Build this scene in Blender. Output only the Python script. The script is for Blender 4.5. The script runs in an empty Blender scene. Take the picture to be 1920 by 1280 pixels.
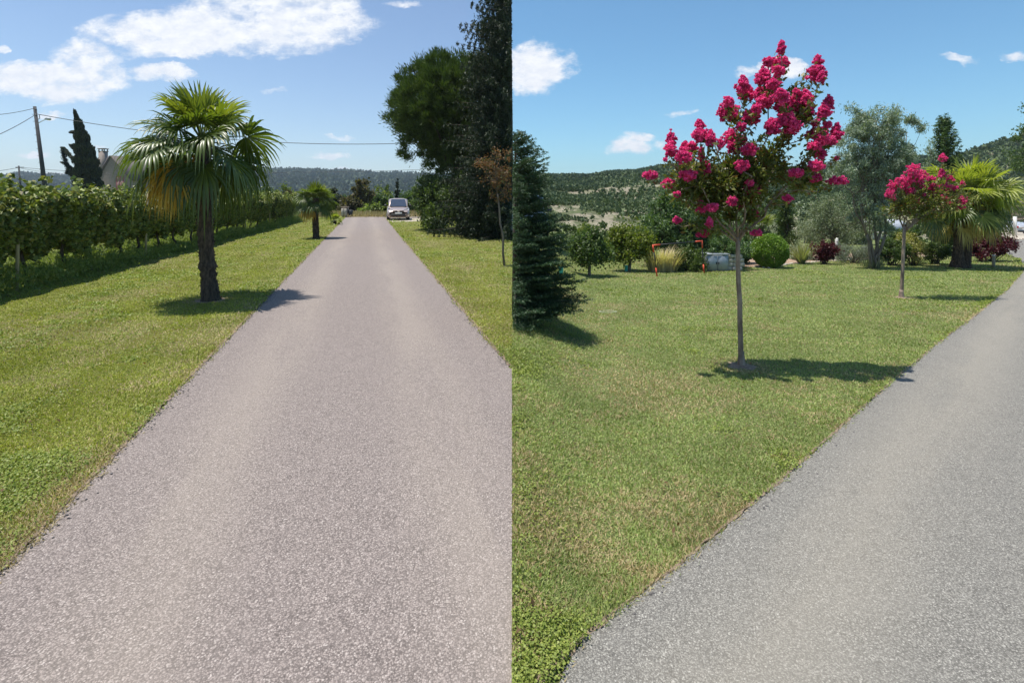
import bpy, math, numpy as np
from mathutils import Vector, noise as mnoise
R = math.radians
PI = math.pi
# ------------------------------------------------------------------ camera, sky, sun
F = 985.0; HY = 372.0; CX = 960.0; CAMH = 1.6
scene = bpy.context.scene
cam = bpy.data.objects.new('camera', bpy.data.cameras.new('camera'))
scene.collection.objects.link(cam)
cam.location = (0, 0, CAMH); cam.rotation_euler = (R(90), 0, 0)
cam.data.sensor_width = 36; cam.data.lens = F / 1920 * 36
cam.data.shift_y = -(640 - HY) / 1920
cam.data.clip_end = 20000; cam.data.clip_start = 0.05
scene.camera = cam
scene.view_settings.view_transform = 'Standard'
scene.view_settings.look = 'None'
scene.view_settings.exposure = 0.46
scene.view_settings.gamma = 1.0

SUNV = Vector((-0.27, 0.03, 1.0)).normalized()
sl = bpy.data.lights.new('sun', 'SUN'); sl.energy = 4.9; sl.angle = R(0.5); sl.color = (1, .955, .88)
sun = bpy.data.objects.new('sun', sl); scene.collection.objects.link(sun)
sun.rotation_euler = SUNV.to_track_quat('Z', 'Y').to_euler()
sun_el = math.asin(SUNV.z)
sun_az = math.atan2(SUNV.x, SUNV.y)


def nd(nt, typ, **kw):
    n = nt.nodes.new(typ)
    for k, v in kw.items():
        if k in ('operation', 'blend_type', 'data_type', 'noise_dimensions', 'feature', 'distance', 'interpolation_type', 'sky_type', 'use_clamp', 'clamp', 'invert', 'normalize'):
            setattr(n, k, v)
        else:
            key = int(k[1:]) if k[0] == 'i' and k[1:].isdigit() else k.replace('_', ' ')
            if isinstance(v, bpy.types.NodeSocket):
                nt.links.new(v, n.inputs[key])
            else:
                n.inputs[key].default_value = v
    return n


def M(nt, op, a, b=0.0, c=None, clamp=False):
    kw = dict(i0=a, i1=b)
    if c is not None: kw['i2'] = c
    return nd(nt, 'ShaderNodeMath', operation=op, use_clamp=clamp, **kw).outputs[0]


def mix(nt, f, a, b, bt='MIX'):
    n = nt.nodes.new('ShaderNodeMix'); n.data_type = 'RGBA'; n.blend_type = bt
    for i, v in ((0, f), (6, a), (7, b)):
        if isinstance(v, bpy.types.NodeSocket): nt.links.new(v, n.inputs[i])
        else:
            if i > 0 and len(v) == 3: v = (*v, 1)
            n.inputs[i].default_value = v
    return n.outputs[2]


def mrange(nt, v, a, b, c=0.0, d=1.0, smooth=True):
    n = nt.nodes.new('ShaderNodeMapRange'); n.interpolation_type = 'SMOOTHSTEP' if smooth else 'LINEAR'
    nt.links.new(v, n.inputs[0])
    for i, x in enumerate((a, b, c, d)): n.inputs[i + 1].default_value = x
    return n.outputs[0]


def noise(nt, vec, scale, detail=4, rough=.55, lac=2.0):
    return nd(nt, 'ShaderNodeTexNoise', Vector=vec, Scale=scale, Detail=detail, Roughness=rough, Lacunarity=lac).outputs[0]


world = bpy.data.worlds.new('World'); scene.world = world; world.use_nodes = True
wn = world.node_tree; wn.nodes.clear()
sky = wn.nodes.new('ShaderNodeTexSky'); sky.sky_type = 'NISHITA'; sky.sun_disc = False
sky.sun_elevation = sun_el; sky.sun_rotation = sun_az
sky.altitude = 200; sky.air_density = 1.0; sky.dust_density = 0.6; sky.ozone_density = 1.6
tc = wn.nodes.new('ShaderNodeTexCoord')
sep = nd(wn, 'ShaderNodeSeparateXYZ', i0=tc.outputs['Generated'])
yy = M(wn, 'MAXIMUM', sep.outputs[1], 0.02)
U = M(wn, 'DIVIDE', sep.outputs[0], yy); V = M(wn, 'DIVIDE', sep.outputs[2], yy)
side = mrange(wn, U, -0.10, 0.01)
tint = mix(wn, side, (0.97, 1.03, 1.08), (0.68, 1.03, 1.13))
skyc = mix(wn, 1.0, sky.outputs[0], tint, 'MULTIPLY')
# clouds: puffs fixed in the sky's directions, edges broken by noise (px, py, half width, half height, strength)
CL = [(400, 55, 250, 52, 1.15), (520, 30, 190, 60, 1.1), (560, 18, 150, 30, .95), (90, 150, 175, 40, 1.15), (160, 105, 80, 42, .95), (300, 135, 60, 20, .85), (245, 85, 60, 25, .5),
      (615, 291, 42, 8, .95), (660, 320, 50, 5, .55), (640, 262, 30, 5, .4), (185, 272, 22, 6, .6), (60, 290, 45, 6, .6), (105, 208, 35, 8, .6), (520, 163, 30, 8, .4), (0, 92, 18, 8, .6), (130, 330, 60, 9, .55), (765, 3, 30, 9, .7),
      (1005, 115, 72, 42, 1.05), (990, 150, 50, 32, .95), (1175, 278, 44, 17, .95), (1190, 262, 40, 10, .8), (1235, 272, 22, 10, .5), (1475, 135, 52, 27, 1.1), (1400, 140, 40, 15, .6), (1290, 207, 30, 8, .35), (1895, 106, 36, 12, .8), (1800, 112, 30, 8, .4)]
uvv = nd(wn, 'ShaderNodeCombineXYZ', i0=U, i1=V, i2=0.0).outputs[0]
wv = nd(wn, 'ShaderNodeMapping', i0=uvv); wv.inputs['Scale'].default_value = (1.0, 1.7, 1)
n1 = noise(wn, wv.outputs[0], 7.0, 12, .66); n2 = noise(wn, wv.outputs[0], 26.0, 8, .68)
warp = M(wn, 'SUBTRACT', n1, 0.5)
w1 = nd(wn, 'ShaderNodeTexNoise', Vector=wv.outputs[0], Scale=6.0, Detail=5, Roughness=.6)
w1s = nd(wn, 'ShaderNodeSeparateColor', i0=w1.outputs['Color'])
U0, V0 = U, V
U = M(wn, 'ADD', U, M(wn, 'MULTIPLY', M(wn, 'SUBTRACT', w1s.outputs[0], .5), .16)); V = M(wn, 'ADD', V, M(wn, 'MULTIPLY', M(wn, 'SUBTRACT', w1s.outputs[1], .5), .075))
acc = None
for (px, py, a, b, st) in CL:
    du = M(wn, 'MULTIPLY', M(wn, 'SUBTRACT', U, (px - CX) / F), F / a)
    dv = M(wn, 'MULTIPLY', M(wn, 'SUBTRACT', V, (HY - py) / F), F / b)
    d2 = M(wn, 'ADD', M(wn, 'MULTIPLY', du, du), M(wn, 'MULTIPLY', dv, dv))
    m = M(wn, 'MULTIPLY', M(wn, 'SUBTRACT', 1.25, d2, clamp=False), st)
    m = M(wn, 'MAXIMUM', m, 0.0)
    acc = m if acc is None else M(wn, 'MAXIMUM', acc, m)
acc = M(wn, 'MINIMUM', acc, 1.0)
dens = M(wn, 'ADD', acc, M(wn, 'MULTIPLY', warp, 3.6))
dens = M(wn, 'ADD', dens, M(wn, 'MULTIPLY', M(wn, 'SUBTRACT', n2, .5), 1.5))
dens = M(wn, 'MULTIPLY', dens, mrange(wn, acc, 0.0, 0.25))
cm = mrange(wn, dens, -0.05, 1.05)
cshade = mix(wn, mrange(wn, n2, .35, .7), (6.3, 6.6, 7.2), (7.6, 7.7, 7.9))
full = mix(wn, cm, skyc, cshade)
bg = nd(wn, 'ShaderNodeBackground', Color=full, Strength=0.10)
wo = wn.nodes.new('ShaderNodeOutputWorld'); wn.links.new(bg.outputs[0], wo.inputs[0])

# ------------------------------------------------------------------ helpers
C = scene.collection


def smooth(a, b, x):
    t = min(1, max(0, (x - a) / (b - a))); return t * t * (3 - 2 * t)


def gz(x, y):
    if y <= 0.3: return 0.0
    return -0.0437 * smooth(0, 0.16, x / y) * (min(y, 130) - 0.3)


def gzv(x, y):
    yc = np.maximum(y, 0.3); t = np.clip(x / yc / 0.16, 0, 1)
    return -0.0437 * t * t * (3 - 2 * t) * (np.minimum(yc, 130) - 0.3)


def P(px, py, Y):
    return Vector(((px - CX) / F * Y, Y, CAMH - (py - HY) / F * Y))


def G(px, py):
    u = (px - CX) / F
    s = 0.0437 * smooth(0, 0.16, u)
    Y = (CAMH + 0.3 * s) / ((py - HY) / F - s)
    return Vector((u * Y, Y, gz(u * Y, Y)))


class MB:
    def __init__(s): s.v = []; s.q = []; s.t = []; s.n = 0
    def add(s, v, q=None, t=None):
        v = np.asarray(v, dtype=np.float64).reshape(-1, 3); s.v.append(v)
        if q is not None and len(q): s.q.append(np.asarray(q, dtype=np.int64).reshape(-1, 4) + s.n)
        if t is not None and len(t): s.t.append(np.asarray(t, dtype=np.int64).reshape(-1, 3) + s.n)
        s.n += len(v)
    def tube(s, pts, rad, n=8, cap=True):
        pts = [Vector(p) for p in pts]
        if not hasattr(rad, '__len__'): rad = [rad] * len(pts)
        V = []; ref = None
        for i, p in enumerate(pts):
            d = (pts[min(i + 1, len(pts) - 1)] - pts[max(i - 1, 0)]).normalized()
            if ref is None: ref = d.orthogonal().normalized()
            ref = (ref - d * ref.dot(d))
            ref = ref.normalized() if ref.length > 1e-5 else d.orthogonal().normalized()
            b = d.cross(ref)
            for k in range(n):
                a = 2 * PI * k / n
                V.append(p + (ref * math.cos(a) + b * math.sin(a)) * rad[i])
        q = [(i * n + k, i * n + (k + 1) % n, (i + 1) * n + (k + 1) % n, (i + 1) * n + k) for i in range(len(pts) - 1) for k in range(n)]
        t = []
        if cap:
            V += [pts[0], pts[-1]]; a = len(V) - 2; m = (len(pts) - 1) * n
            t = [(a, (k + 1) % n, k) for k in range(n)] + [(a + 1, m + k, m + (k + 1) % n) for k in range(n)]
        s.add([tuple(v) for v in V], q, t)
    def box(s, c, d, rz=0.0, bev=0.0):
        hx, hy, hz = d[0] / 2, d[1] / 2, d[2] / 2
        b = min(bev, hx * .9, hy * .9, hz * .9)
        ca, sa = math.cos(rz), math.sin(rz)
        V = []; q = []
        if b <= 0:
            for z in (-hz, hz):
                for x, y in ((-hx, -hy), (hx, -hy), (hx, hy), (-hx, hy)): V.append((x, y, z))
            q = [(0, 3, 2, 1), (4, 5, 6, 7), (0, 1, 5, 4), (1, 2, 6, 5), (2, 3, 7, 6), (3, 0, 4, 7)]
        else:
            lv = [(-hz, b), (-hz + b, 0), (hz - b, 0), (hz, b)]
            for z, i in lv:
                x, y = hx - i, hy - i; k = b if i == 0 else b * .4
                V += [(-x + k, -y, z), (x - k, -y, z), (x, -y + k, z), (x, y - k, z), (x - k, y, z), (-x + k, y, z), (-x, y - k, z), (-x, -y + k, z)]
            for l in range(3):
                for k in range(8): q.append((l * 8 + k, l * 8 + (k + 1) % 8, (l + 1) * 8 + (k + 1) % 8, (l + 1) * 8 + k))
            for o, f in ((0, 0), (24, 1)):
                for a in ((0, 1, 2, 3), (0, 3, 4, 7), (4, 5, 6, 7)):
                    a = [o + x for x in a]; q.append(a if f else a[::-1])
        s.add([(c[0] + x * ca - y * sa, c[1] + x * sa + y * ca, c[2] + z) for x, y, z in V], q)
    def leaves(s, Pn, L, W, rng, bias=(0, 0, 0), flat=0.0, dirs=None, jit=.3):
        n = len(Pn)
        d = rng.normal(size=(n, 3)) if dirs is None else dirs + rng.normal(size=(n, 3)) * .25
        d = d / (np.linalg.norm(d, axis=1)[:, None] + 1e-9) + np.array(bias)
        d /= np.linalg.norm(d, axis=1)[:, None] + 1e-9
        r = rng.normal(size=(n, 3)) * (1 - flat) + np.array((0, 0, flat * 3.0))
        w = np.cross(d, r); w /= np.linalg.norm(w, axis=1)[:, None] + 1e-9
        nn = np.cross(w, d)
        sc = 1 + rng.uniform(-jit, jit, (n, 1))
        L = L * sc; W = W * sc
        a = Pn - d * L / 2; c = Pn + d * L / 2
        m = Pn - d * L * .08 + nn * W * .18
        b1 = m + w * W / 2; b2 = m - w * W / 2
        v = np.stack([a, b1, c, b2], 1).reshape(-1, 3)
        q = np.arange(4 * n).reshape(-1, 4)
        s.add(v, q)


def mesh_of(name, mb, mat, off=(0, 0, 0), sm=False):
    me = bpy.data.meshes.new(name)
    v = np.concatenate(mb.v) - np.array(off)
    q = np.concatenate(mb.q) if mb.q else np.zeros((0, 4), int)
    t = np.concatenate(mb.t) if mb.t else np.zeros((0, 3), int)
    me.vertices.add(len(v)); me.vertices.foreach_set('co', v.astype(np.float32).ravel())
    li = np.concatenate([q.ravel(), t.ravel()]).astype(np.int32)
    me.loops.add(len(li)); me.loops.foreach_set('vertex_index', li)
    st = np.concatenate([np.arange(len(q)) * 4, len(q) * 4 + np.arange(len(t)) * 3]).astype(np.int32)
    tot = np.concatenate([np.full(len(q), 4), np.full(len(t), 3)]).astype(np.int32)
    me.polygons.add(len(st)); me.polygons.foreach_set('loop_start', st); me.polygons.foreach_set('loop_total', tot)
    if sm: me.polygons.foreach_set('use_smooth', np.ones(len(st), bool))
    me.update(calc_edges=True); me.validate()
    me.materials.append(mat)
    return me


def tag(o, label=None, cat=None, group=None, kind=None):
    if label: o['label'] = label
    if cat: o['category'] = cat
    if group: o['group'] = group
    if kind: o['kind'] = kind
    return o


def root(name, loc, label, cat, group=None):
    o = bpy.data.objects.new(name, None); C.objects.link(o); o.location = loc; o.empty_display_size = .2
    return tag(o, label, cat, group)


def part(name, mb, mat, parent, sm=False, label=None, off=None):
    o = bpy.data.objects.new(name, mesh_of(name, mb, mat, off if off is not None else _wl(parent), sm))
    C.objects.link(o); o.parent = parent
    if label: o['label'] = label
    return o


def _wl(p):
    if p is None: return (0, 0, 0)
    v = Vector(p.location)
    while p.parent: p = p.parent; v = v + Vector(p.location)
    return tuple(v)


def single(name, mb, mat, loc, label=None, cat=None, group=None, kind=None, sm=False):
    o = bpy.data.objects.new(name, mesh_of(name, mb, mat, tuple(loc), sm)); C.objects.link(o); o.location = loc
    return tag(o, label, cat, group, kind)


def copy_tree(o, parent=None):
    c = o.copy(); C.objects.link(c); c.parent = parent
    for ch in [x for x in bpy.data.objects if x.parent == o]: copy_tree(ch, c)
    return c


# ------------------------------------------------------------------ materials
def new_mat(name):
    m = bpy.data.materials.new(name); m.use_nodes = True; nt = m.node_tree; nt.nodes.clear()
    out = nt.nodes.new('ShaderNodeOutputMaterial')
    return m, nt, out


def mat_leaf(name, c1, c2, trans=.3, rough=.55, big=.0, c3=None, tcol=None, spec=.3):
    m, nt, out = new_mat(name)
    geo = nt.nodes.new('ShaderNodeNewGeometry'); rnd = geo.outputs['Random Per Island']
    col = mix(nt, rnd, c1, c2)
    if c3: col = mix(nt, M(nt, 'GREATER_THAN', M(nt, 'FRACT', M(nt, 'MULTIPLY', rnd, 37.7)), .86), col, c3)
    tcn = nt.nodes.new('ShaderNodeTexCoord')
    nz = noise(nt, tcn.outputs['Object'], 2.2 if not big else big, 3)
    col = mix(nt, mrange(nt, nz, .35, .7, .0, .45), col, tuple(x * .55 for x in c1))
    b = nd(nt, 'ShaderNodeBsdfPrincipled', Base_Color=col, Roughness=rough); b.inputs['Specular IOR Level'].default_value = spec
    tcc = mix(nt, 1.0, col, tcol or (1.5, 1.7, .6), 'MULTIPLY')
    tr = nd(nt, 'ShaderNodeBsdfTranslucent', Color=tcc)
    ms = nt.nodes.new('ShaderNodeMixShader'); ms.inputs[0].default_value = trans
    nt.links.new(b.outputs[0], ms.inputs[1]); nt.links.new(tr.outputs[0], ms.inputs[2]); nt.links.new(ms.outputs[0], out.inputs[0])
    return m


def mat_solid(name, c, rough=.6, var=.25, scale=8, bump=.0, metal=0, spec=.5, c2=None, stretch=None, coat=0):
    m, nt, out = new_mat(name)
    tcn = nt.nodes.new('ShaderNodeTexCoord'); vec = tcn.outputs['Object']
    if stretch:
        mp = nd(nt, 'ShaderNodeMapping', i0=vec); mp.inputs['Scale'].default_value = stretch; vec = mp.outputs[0]
    nz = noise(nt, vec, scale, 6, .65)
    c2 = c2 or tuple(x * (1 - var * 1.6) for x in c)
    col = mix(nt, mrange(nt, nz, .3, .72), c2, tuple(min(1, x * (1 + var * .4)) for x in c))
    b = nd(nt, 'ShaderNodeBsdfPrincipled', Base_Color=col, Roughness=rough, Metallic=metal); b.inputs['Specular IOR Level'].default_value = spec
    b.inputs['Coat Weight'].default_value = coat
    if bump:
        bp = nd(nt, 'ShaderNodeBump', Strength=bump, Distance=.02, Height=nz); nt.links.new(bp.outputs[0], b.inputs['Normal'])
    nt.links.new(b.outputs[0], out.inputs[0])
    return m


def mat_asphalt(name, base, dark, light, worn, slope, tracks, scale=1.0, stain=.5):
    m, nt, out = new_mat(name)
    tcn = nt.nodes.new('ShaderNodeTexCoord'); vec = tcn.outputs['Object']
    dn = nd(nt, 'ShaderNodeTexNoise', Vector=vec, Scale=60 * scale, Detail=3)
    wvv = mix(nt, .006, vec, dn.outputs[1], 'LINEAR_LIGHT')
    v1 = nd(nt, 'ShaderNodeTexVoronoi', Vector=wvv, Scale=140 * scale)
    v2 = nd(nt, 'ShaderNodeTexVoronoi', Vector=wvv, Scale=260 * scale)
    vr = nd(nt, 'ShaderNodeSeparateColor', i0=v1.outputs['Color'])
    vr2 = nd(nt, 'ShaderNodeSeparateColor', i0=v2.outputs['Color'])
    tone = mix(nt, mrange(nt, vr.outputs[0], .05, .95), dark, base)
    tone = mix(nt, mrange(nt, vr.outputs[1], .80, 1.0), tone, light)
    tone = mix(nt, mrange(nt, vr2.outputs[0], .5, 1, 0, .35), tone, dark)
    gap = mrange(nt, v1.outputs['Distance'], .38, .7)
    tone = mix(nt, M(nt, 'MULTIPLY', gap, .7), tone, tuple(x * .45 for x in dark))
    mid = noise(nt, vec, 9, 5, .7)
    tone = mix(nt, mrange(nt, mid, .38, .68, 0, .30), tone, tuple(x * .72 for x in base))
    sp = nd(nt, 'ShaderNodeSeparateXYZ', i0=vec); k = 1 / math.sqrt(1 + slope * slope)
    cc = M(nt, 'MULTIPLY', M(nt, 'SUBTRACT', sp.outputs[0], M(nt, 'MULTIPLY', sp.outputs[1], slope)), k)
    al = M(nt, 'MULTIPLY', M(nt, 'ADD', sp.outputs[1], M(nt, 'MULTIPLY', sp.outputs[0], slope)), k)
    wob = noise(nt, nd(nt, 'ShaderNodeCombineXYZ', i0=M(nt, 'MULTIPLY', cc, 2.2), i1=M(nt, 'MULTIPLY', al, .35)).outputs[0], 1.0, 5, .6)
    for tr in tracks:
        f = M(nt, 'ABSOLUTE', M(nt, 'SUBTRACT', cc, tr))
        f = mrange(nt, f, 0.0, .5, 1.0, 0.0)
        f = M(nt, 'MULTIPLY', f, mrange(nt, wob, .3, .6, .25, 1.0))
        tone = mix(nt, M(nt, 'MULTIPLY', f, stain), tone, worn)
    tone = mix(nt, mrange(nt, wob, .5, .72, 0, .22), tone, tuple(x * .7 for x in base))
    lg2 = noise(nt, vec, .55, 6, .7)
    tone = mix(nt, mrange(nt, lg2, .5, .72, 0, .25), tone, tuple(x * .62 for x in base))
    b = nd(nt, 'ShaderNodeBsdfPrincipled', Base_Color=tone, Roughness=.85); b.inputs['Specular IOR Level'].default_value = .25
    h = M(nt, 'SUBTRACT', M(nt, 'MULTIPLY', vr.outputs[2], .5), v1.outputs['Distance'])
    bp = nd(nt, 'ShaderNodeBump', Strength=.6, Distance=.005, Height=h)
    nt.links.new(bp.outputs[0], b.inputs['Normal']); nt.links.new(b.outputs[0], out.inputs[0])
    return m


def mat_lawn():
    m, nt, out = new_mat('lawn_ground')
    tcn = nt.nodes.new('ShaderNodeTexCoord'); vec = tcn.outputs['Object']
    sp = nd(nt, 'ShaderNodeSeparateXYZ', i0=vec)
    rt = mrange(nt, sp.outputs[0], -0.6, 0.8)
    a = mix(nt, rt, (.175, .190, .040), (.165, .195, .068))
    b_ = mix(nt, rt, (.110, .130, .024), (.095, .125, .042))
    n_f = noise(nt, vec, 42, 5, .75); n_m = noise(nt, vec, 4.5, 6, .7); n_l = noise(nt, vec, .55, 5, .6)
    col = mix(nt, mrange(nt, n_f, .3, .7), b_, a)
    mp = nd(nt, 'ShaderNodeMapping', i0=vec); mp.inputs['Scale'].default_value = (.25, 2.6, 1)
    st = noise(nt, mp.outputs[0], 1.6, 4, .6)
    col = mix(nt, mrange(nt, st, .45, .66, 0, .38), col, (.15, .152, .055))
    col = mix(nt, mrange(nt, n_m, .5, .74, 0, .45), col, (.055, .10, .022))
    dry = mrange(nt, n_l, .52, .70, 0, .55)
    col = mix(nt, M(nt, 'MULTIPLY', dry, mrange(nt, n_m, .35, .6)), col, (.21, .165, .08))
    b = nd(nt, 'ShaderNodeBsdfPrincipled', Base_Color=col, Roughness=.9); b.inputs['Specular IOR Level'].default_value = .15
    bp = nd(nt, 'ShaderNodeBump', Strength=.9, Distance=.03, Height=n_f)
    nt.links.new(bp.outputs[0], b.inputs['Normal']); nt.links.new(b.outputs[0], out.inputs[0])
    return m


MT = {}
MT['lawn'] = mat_lawn()
MT['road_pink'] = mat_asphalt('weathered_pink_asphalt', (.335, .282, .256), (.170, .142, .129), (.46, .40, .365), (.375, .322, .262), -.278, (-.87, .52), 1.0, .26)
MT['road_grey'] = mat_asphalt('weathered_grey_asphalt', (.290, .275, .243), (.155, .146, .130), (.42, .40, .355), (.365, .325, .258), 1.07, (-.75, .6), 1.15, .28)
MT['blade'] = mat_leaf('grass_blade_yellow_green', (.225, .260, .034), (.42, .42, .095), .25, .6, big=1.2, c3=(.34, .27, .12))
MT['blade2'] = mat_leaf('grass_blade_cool_green', (.195, .265, .072), (.39, .430, .155), .25, .6, big=1.2, c3=(.34, .28, .15))
MT['clover'] = mat_leaf('clover_leaf', (.150, .205, .036), (.32, .355, .085), .25, .5, big=1.2)
MT['dry'] = mat_leaf('dry_grass', (.33, .25, .12), (.52, .42, .24), .2, .7, big=1.2)
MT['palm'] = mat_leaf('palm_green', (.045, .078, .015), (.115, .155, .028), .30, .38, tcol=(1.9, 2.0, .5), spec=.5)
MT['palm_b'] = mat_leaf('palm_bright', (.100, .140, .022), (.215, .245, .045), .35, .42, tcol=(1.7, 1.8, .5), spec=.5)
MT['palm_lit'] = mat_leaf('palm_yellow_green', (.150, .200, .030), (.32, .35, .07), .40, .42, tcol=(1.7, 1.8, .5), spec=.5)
MT['palm_y'] = mat_leaf('palm_yellowed', (.50, .32, .04), (.64, .45, .09), .35, .5, tcol=(1.4, 1.2, .6))
MT['palm_straw'] = mat_leaf('palm_straw', (.42, .37, .12), (.58, .52, .20), .35, .5, tcol=(1.4, 1.3, .6))
MT['palm_trunk'] = mat_solid('palm_fibre', (.105, .075, .052), .95, .5, 30, .8, stretch=(1, 1, .25))
MT['fibre'] = mat_leaf('palm_fibre_strand', (.050, .034, .022), (.14, .10, .07), .0, .9)
MT['bark'] = mat_solid('grey_brown_bark', (.20, .165, .125), .9, .4, 14, .7, stretch=(1, 1, .2))
MT['bark_dark'] = mat_solid('dark_bark', (.085, .065, .05), .95, .4, 14, .7, stretch=(1, 1, .3))
MT['bark_smooth'] = mat_solid('smooth_mottled_bark', (.30, .235, .18), .7, .45, 9, .25, stretch=(1, 1, .35), c2=(.13, .085, .06))
MT['vine'] = mat_leaf('vine_leaf', (.050, .078, .014), (.32, .37, .095), .15, .5, big=1.5, c3=(.34, .31, .10), tcol=(1.5, 1.6, .5))
MT['weed'] = mat_leaf('weed', (.13, .18, .04), (.30, .34, .11), .35, .6)
MT['cypress'] = mat_leaf('cypress_scale', (.018, .028, .012), (.045, .060, .025), .1, .7)
MT['spruce'] = mat_leaf('spruce_needle_dark', (.012, .024, .010), (.040, .060, .022), .1, .6)
MT['bluespruce'] = mat_leaf('fir_needle_blue_green', (.022, .056, .022), (.080, .135, .055), .1, .5)
MT['pine'] = mat_leaf('pine_needle', (.045, .080, .016), (.125, .175, .040), .15, .6)
MT['shrub'] = mat_leaf('shrub_leaf', (.040, .070, .018), (.120, .165, .045), .3, .45)
MT['shrub2'] = mat_leaf('bamboo_leaf_green', (.055, .105, .038), (.165, .235, .095), .3, .45)
MT['euc'] = mat_leaf('eucalyptus_leaf', (.155, .205, .140), (.36, .42, .31), .2, .45)
MT['olive'] = mat_leaf('olive_leaf', (.125, .160, .088), (.30, .34, .21), .2, .5)
MT['fruit'] = mat_leaf('fruit_tree_leaf', (.045, .085, .022), (.125, .170, .055), .3, .5)
MT['fruity'] = mat_leaf('yellow_green_leaf', (.085, .125, .018), (.215, .240, .045), .35, .5)
MT['gconifer'] = mat_leaf('upright_conifer_scale', (.045, .085, .025), (.125, .185, .055), .2, .5)
MT['box'] = mat_leaf('boxwood_leaf', (.085, .170, .018), (.240, .350, .050), .25, .4)
MT['redleaf'] = mat_leaf('purple_red_leaf', (.045, .009, .013), (.125, .022, .030), .25, .5, tcol=(1.6, .7, .7))
MT['rust'] = mat_leaf('rusty_leaf', (.095, .060, .025), (.225, .130, .055), .3, .6, c3=(.14, .16, .05), tcol=(1.6, 1.2, .7))
MT['brownleaf'] = mat_leaf('brownish_green_leaf', (.060, .060, .025), (.150, .120, .055), .3, .6)
MT['myrtle'] = mat_leaf('crape_myrtle_leaf', (.085, .120, .028), (.215, .205, .060), .3, .4, c3=(.17, .085, .03))
MT['flower'] = mat_leaf('crape_myrtle_petal', (.74, .026, .195), (.97, .17, .45), .35, .6, big=6, c3=(.90, .13, .33), tcol=(1.15, .8, 1.1))
MT['yellowshrub'] = mat_leaf('variegated_leaf', (.20, .21, .06), (.42, .38, .14), .3, .5)
MT['lav'] = mat_leaf('lavender_leaf', (.14, .17, .13), (.27, .29, .23), .2, .6)
MT['hillwood'] = mat_leaf('hill_tree_leaf', (.045, .080, .034), (.140, .180, .075), .1, .7, big=.05)
MT['farwood'] = mat_leaf('far_wood_leaf', (.030, .055, .030), (.075, .105, .055), .1, .7, big=.01)
MT['soil'] = mat_solid('bed_soil', (.34, .23, .155), .95, .35, 6, .6, c2=(.19, .125, .085))
MT['edge_soil'] = mat_solid('dry_verge_soil', (.27, .20, .135), .95, .4, 40, .8, c2=(.12, .09, .065))
MT['stone'] = mat_solid('pale_limestone', (.50, .45, .37), .9, .25, 7, .5)
MT['wall'] = mat_solid('rough_render_wall', (.27, .225, .20), .95, .12, 3, .2)
MT['roof'] = mat_solid('dark_roof_tile', (.105, .085, .078), .8, .35, 12, .5, stretch=(1, 1, 3))
MT['shutter'] = mat_solid('red_shutter_paint', (.42, .095, .095), .6, .15)
MT['pole'] = mat_solid('tarred_pole', (.060, .060, .066), .85, .3, 20)
MT['wire'] = mat_solid('cable_sheath', (.035, .035, .04), .6, .2)
MT['galv'] = mat_solid('galvanised_grey', (.33, .36, .40), .45, .18, 5, .05, metal=.4)
MT['lampgrey'] = mat_solid('lamp_grey', (.42, .44, .46), .5, .1)
MT['red'] = mat_solid('red_plastic', (.68, .085, .035), .45, .12)
MT['black'] = mat_solid('black_plastic', (.022, .023, .025), .5, .2)
MT['rubber'] = mat_solid('tyre_rubber', (.022, .021, .020), .85, .2)
MT['glass'] = mat_solid('car_glass', (.030, .045, .075), .06, .1, spec=.9)
MT['paint_beige'] = mat_solid('silver_beige_paint', (.40, .325, .29), .28, .03, metal=.35, coat=.6)
MT['paint_white'] = mat_solid('white_paint', (.78, .78, .77), .3, .03, coat=.6)
MT['paint_silver'] = mat_solid('silver_paint', (.62, .64, .68), .28, .03, metal=.4, coat=.6)
MT['chrome'] = mat_solid('chrome', (.75, .75, .76), .15, .03, metal=1)
MT['lens'] = mat_solid('lamp_lens', (.72, .74, .78), .1, .05, spec=.8)
MT['lens_red'] = mat_solid('tail_lens', (.42, .02, .02), .15, .05)
MT['plate'] = mat_solid('number_plate', (.80, .79, .74), .5, .03)
MT['teal'] = mat_solid('teal_plastic', (.05, .42, .36), .5, .1)
MT['hose'] = mat_solid('pale_hose', (.62, .63, .50), .5, .1)
MT['wood'] = mat_solid('weathered_wood', (.42, .36, .24), .85, .25, 20, .3, stretch=(1, 1, .2))
MT['whitepost'] = mat_solid('white_post', (.66, .64, .60), .7, .1)
MT['canopy_tin'] = mat_solid('grey_sheet', (.45, .47, .50), .5, .15)
MT['crumb'] = mat_solid('asphalt_crumb', (.17, .155, .15), .95, .4, 60, .5)
MT['brownwall'] = mat_solid('brown_bank_wall', (.26, .20, .155), .95, .3, 2, .5)
MT['gravel'] = mat_solid('pale_gravel', (.48, .42, .34), .95, .25, 30, .5)


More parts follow.
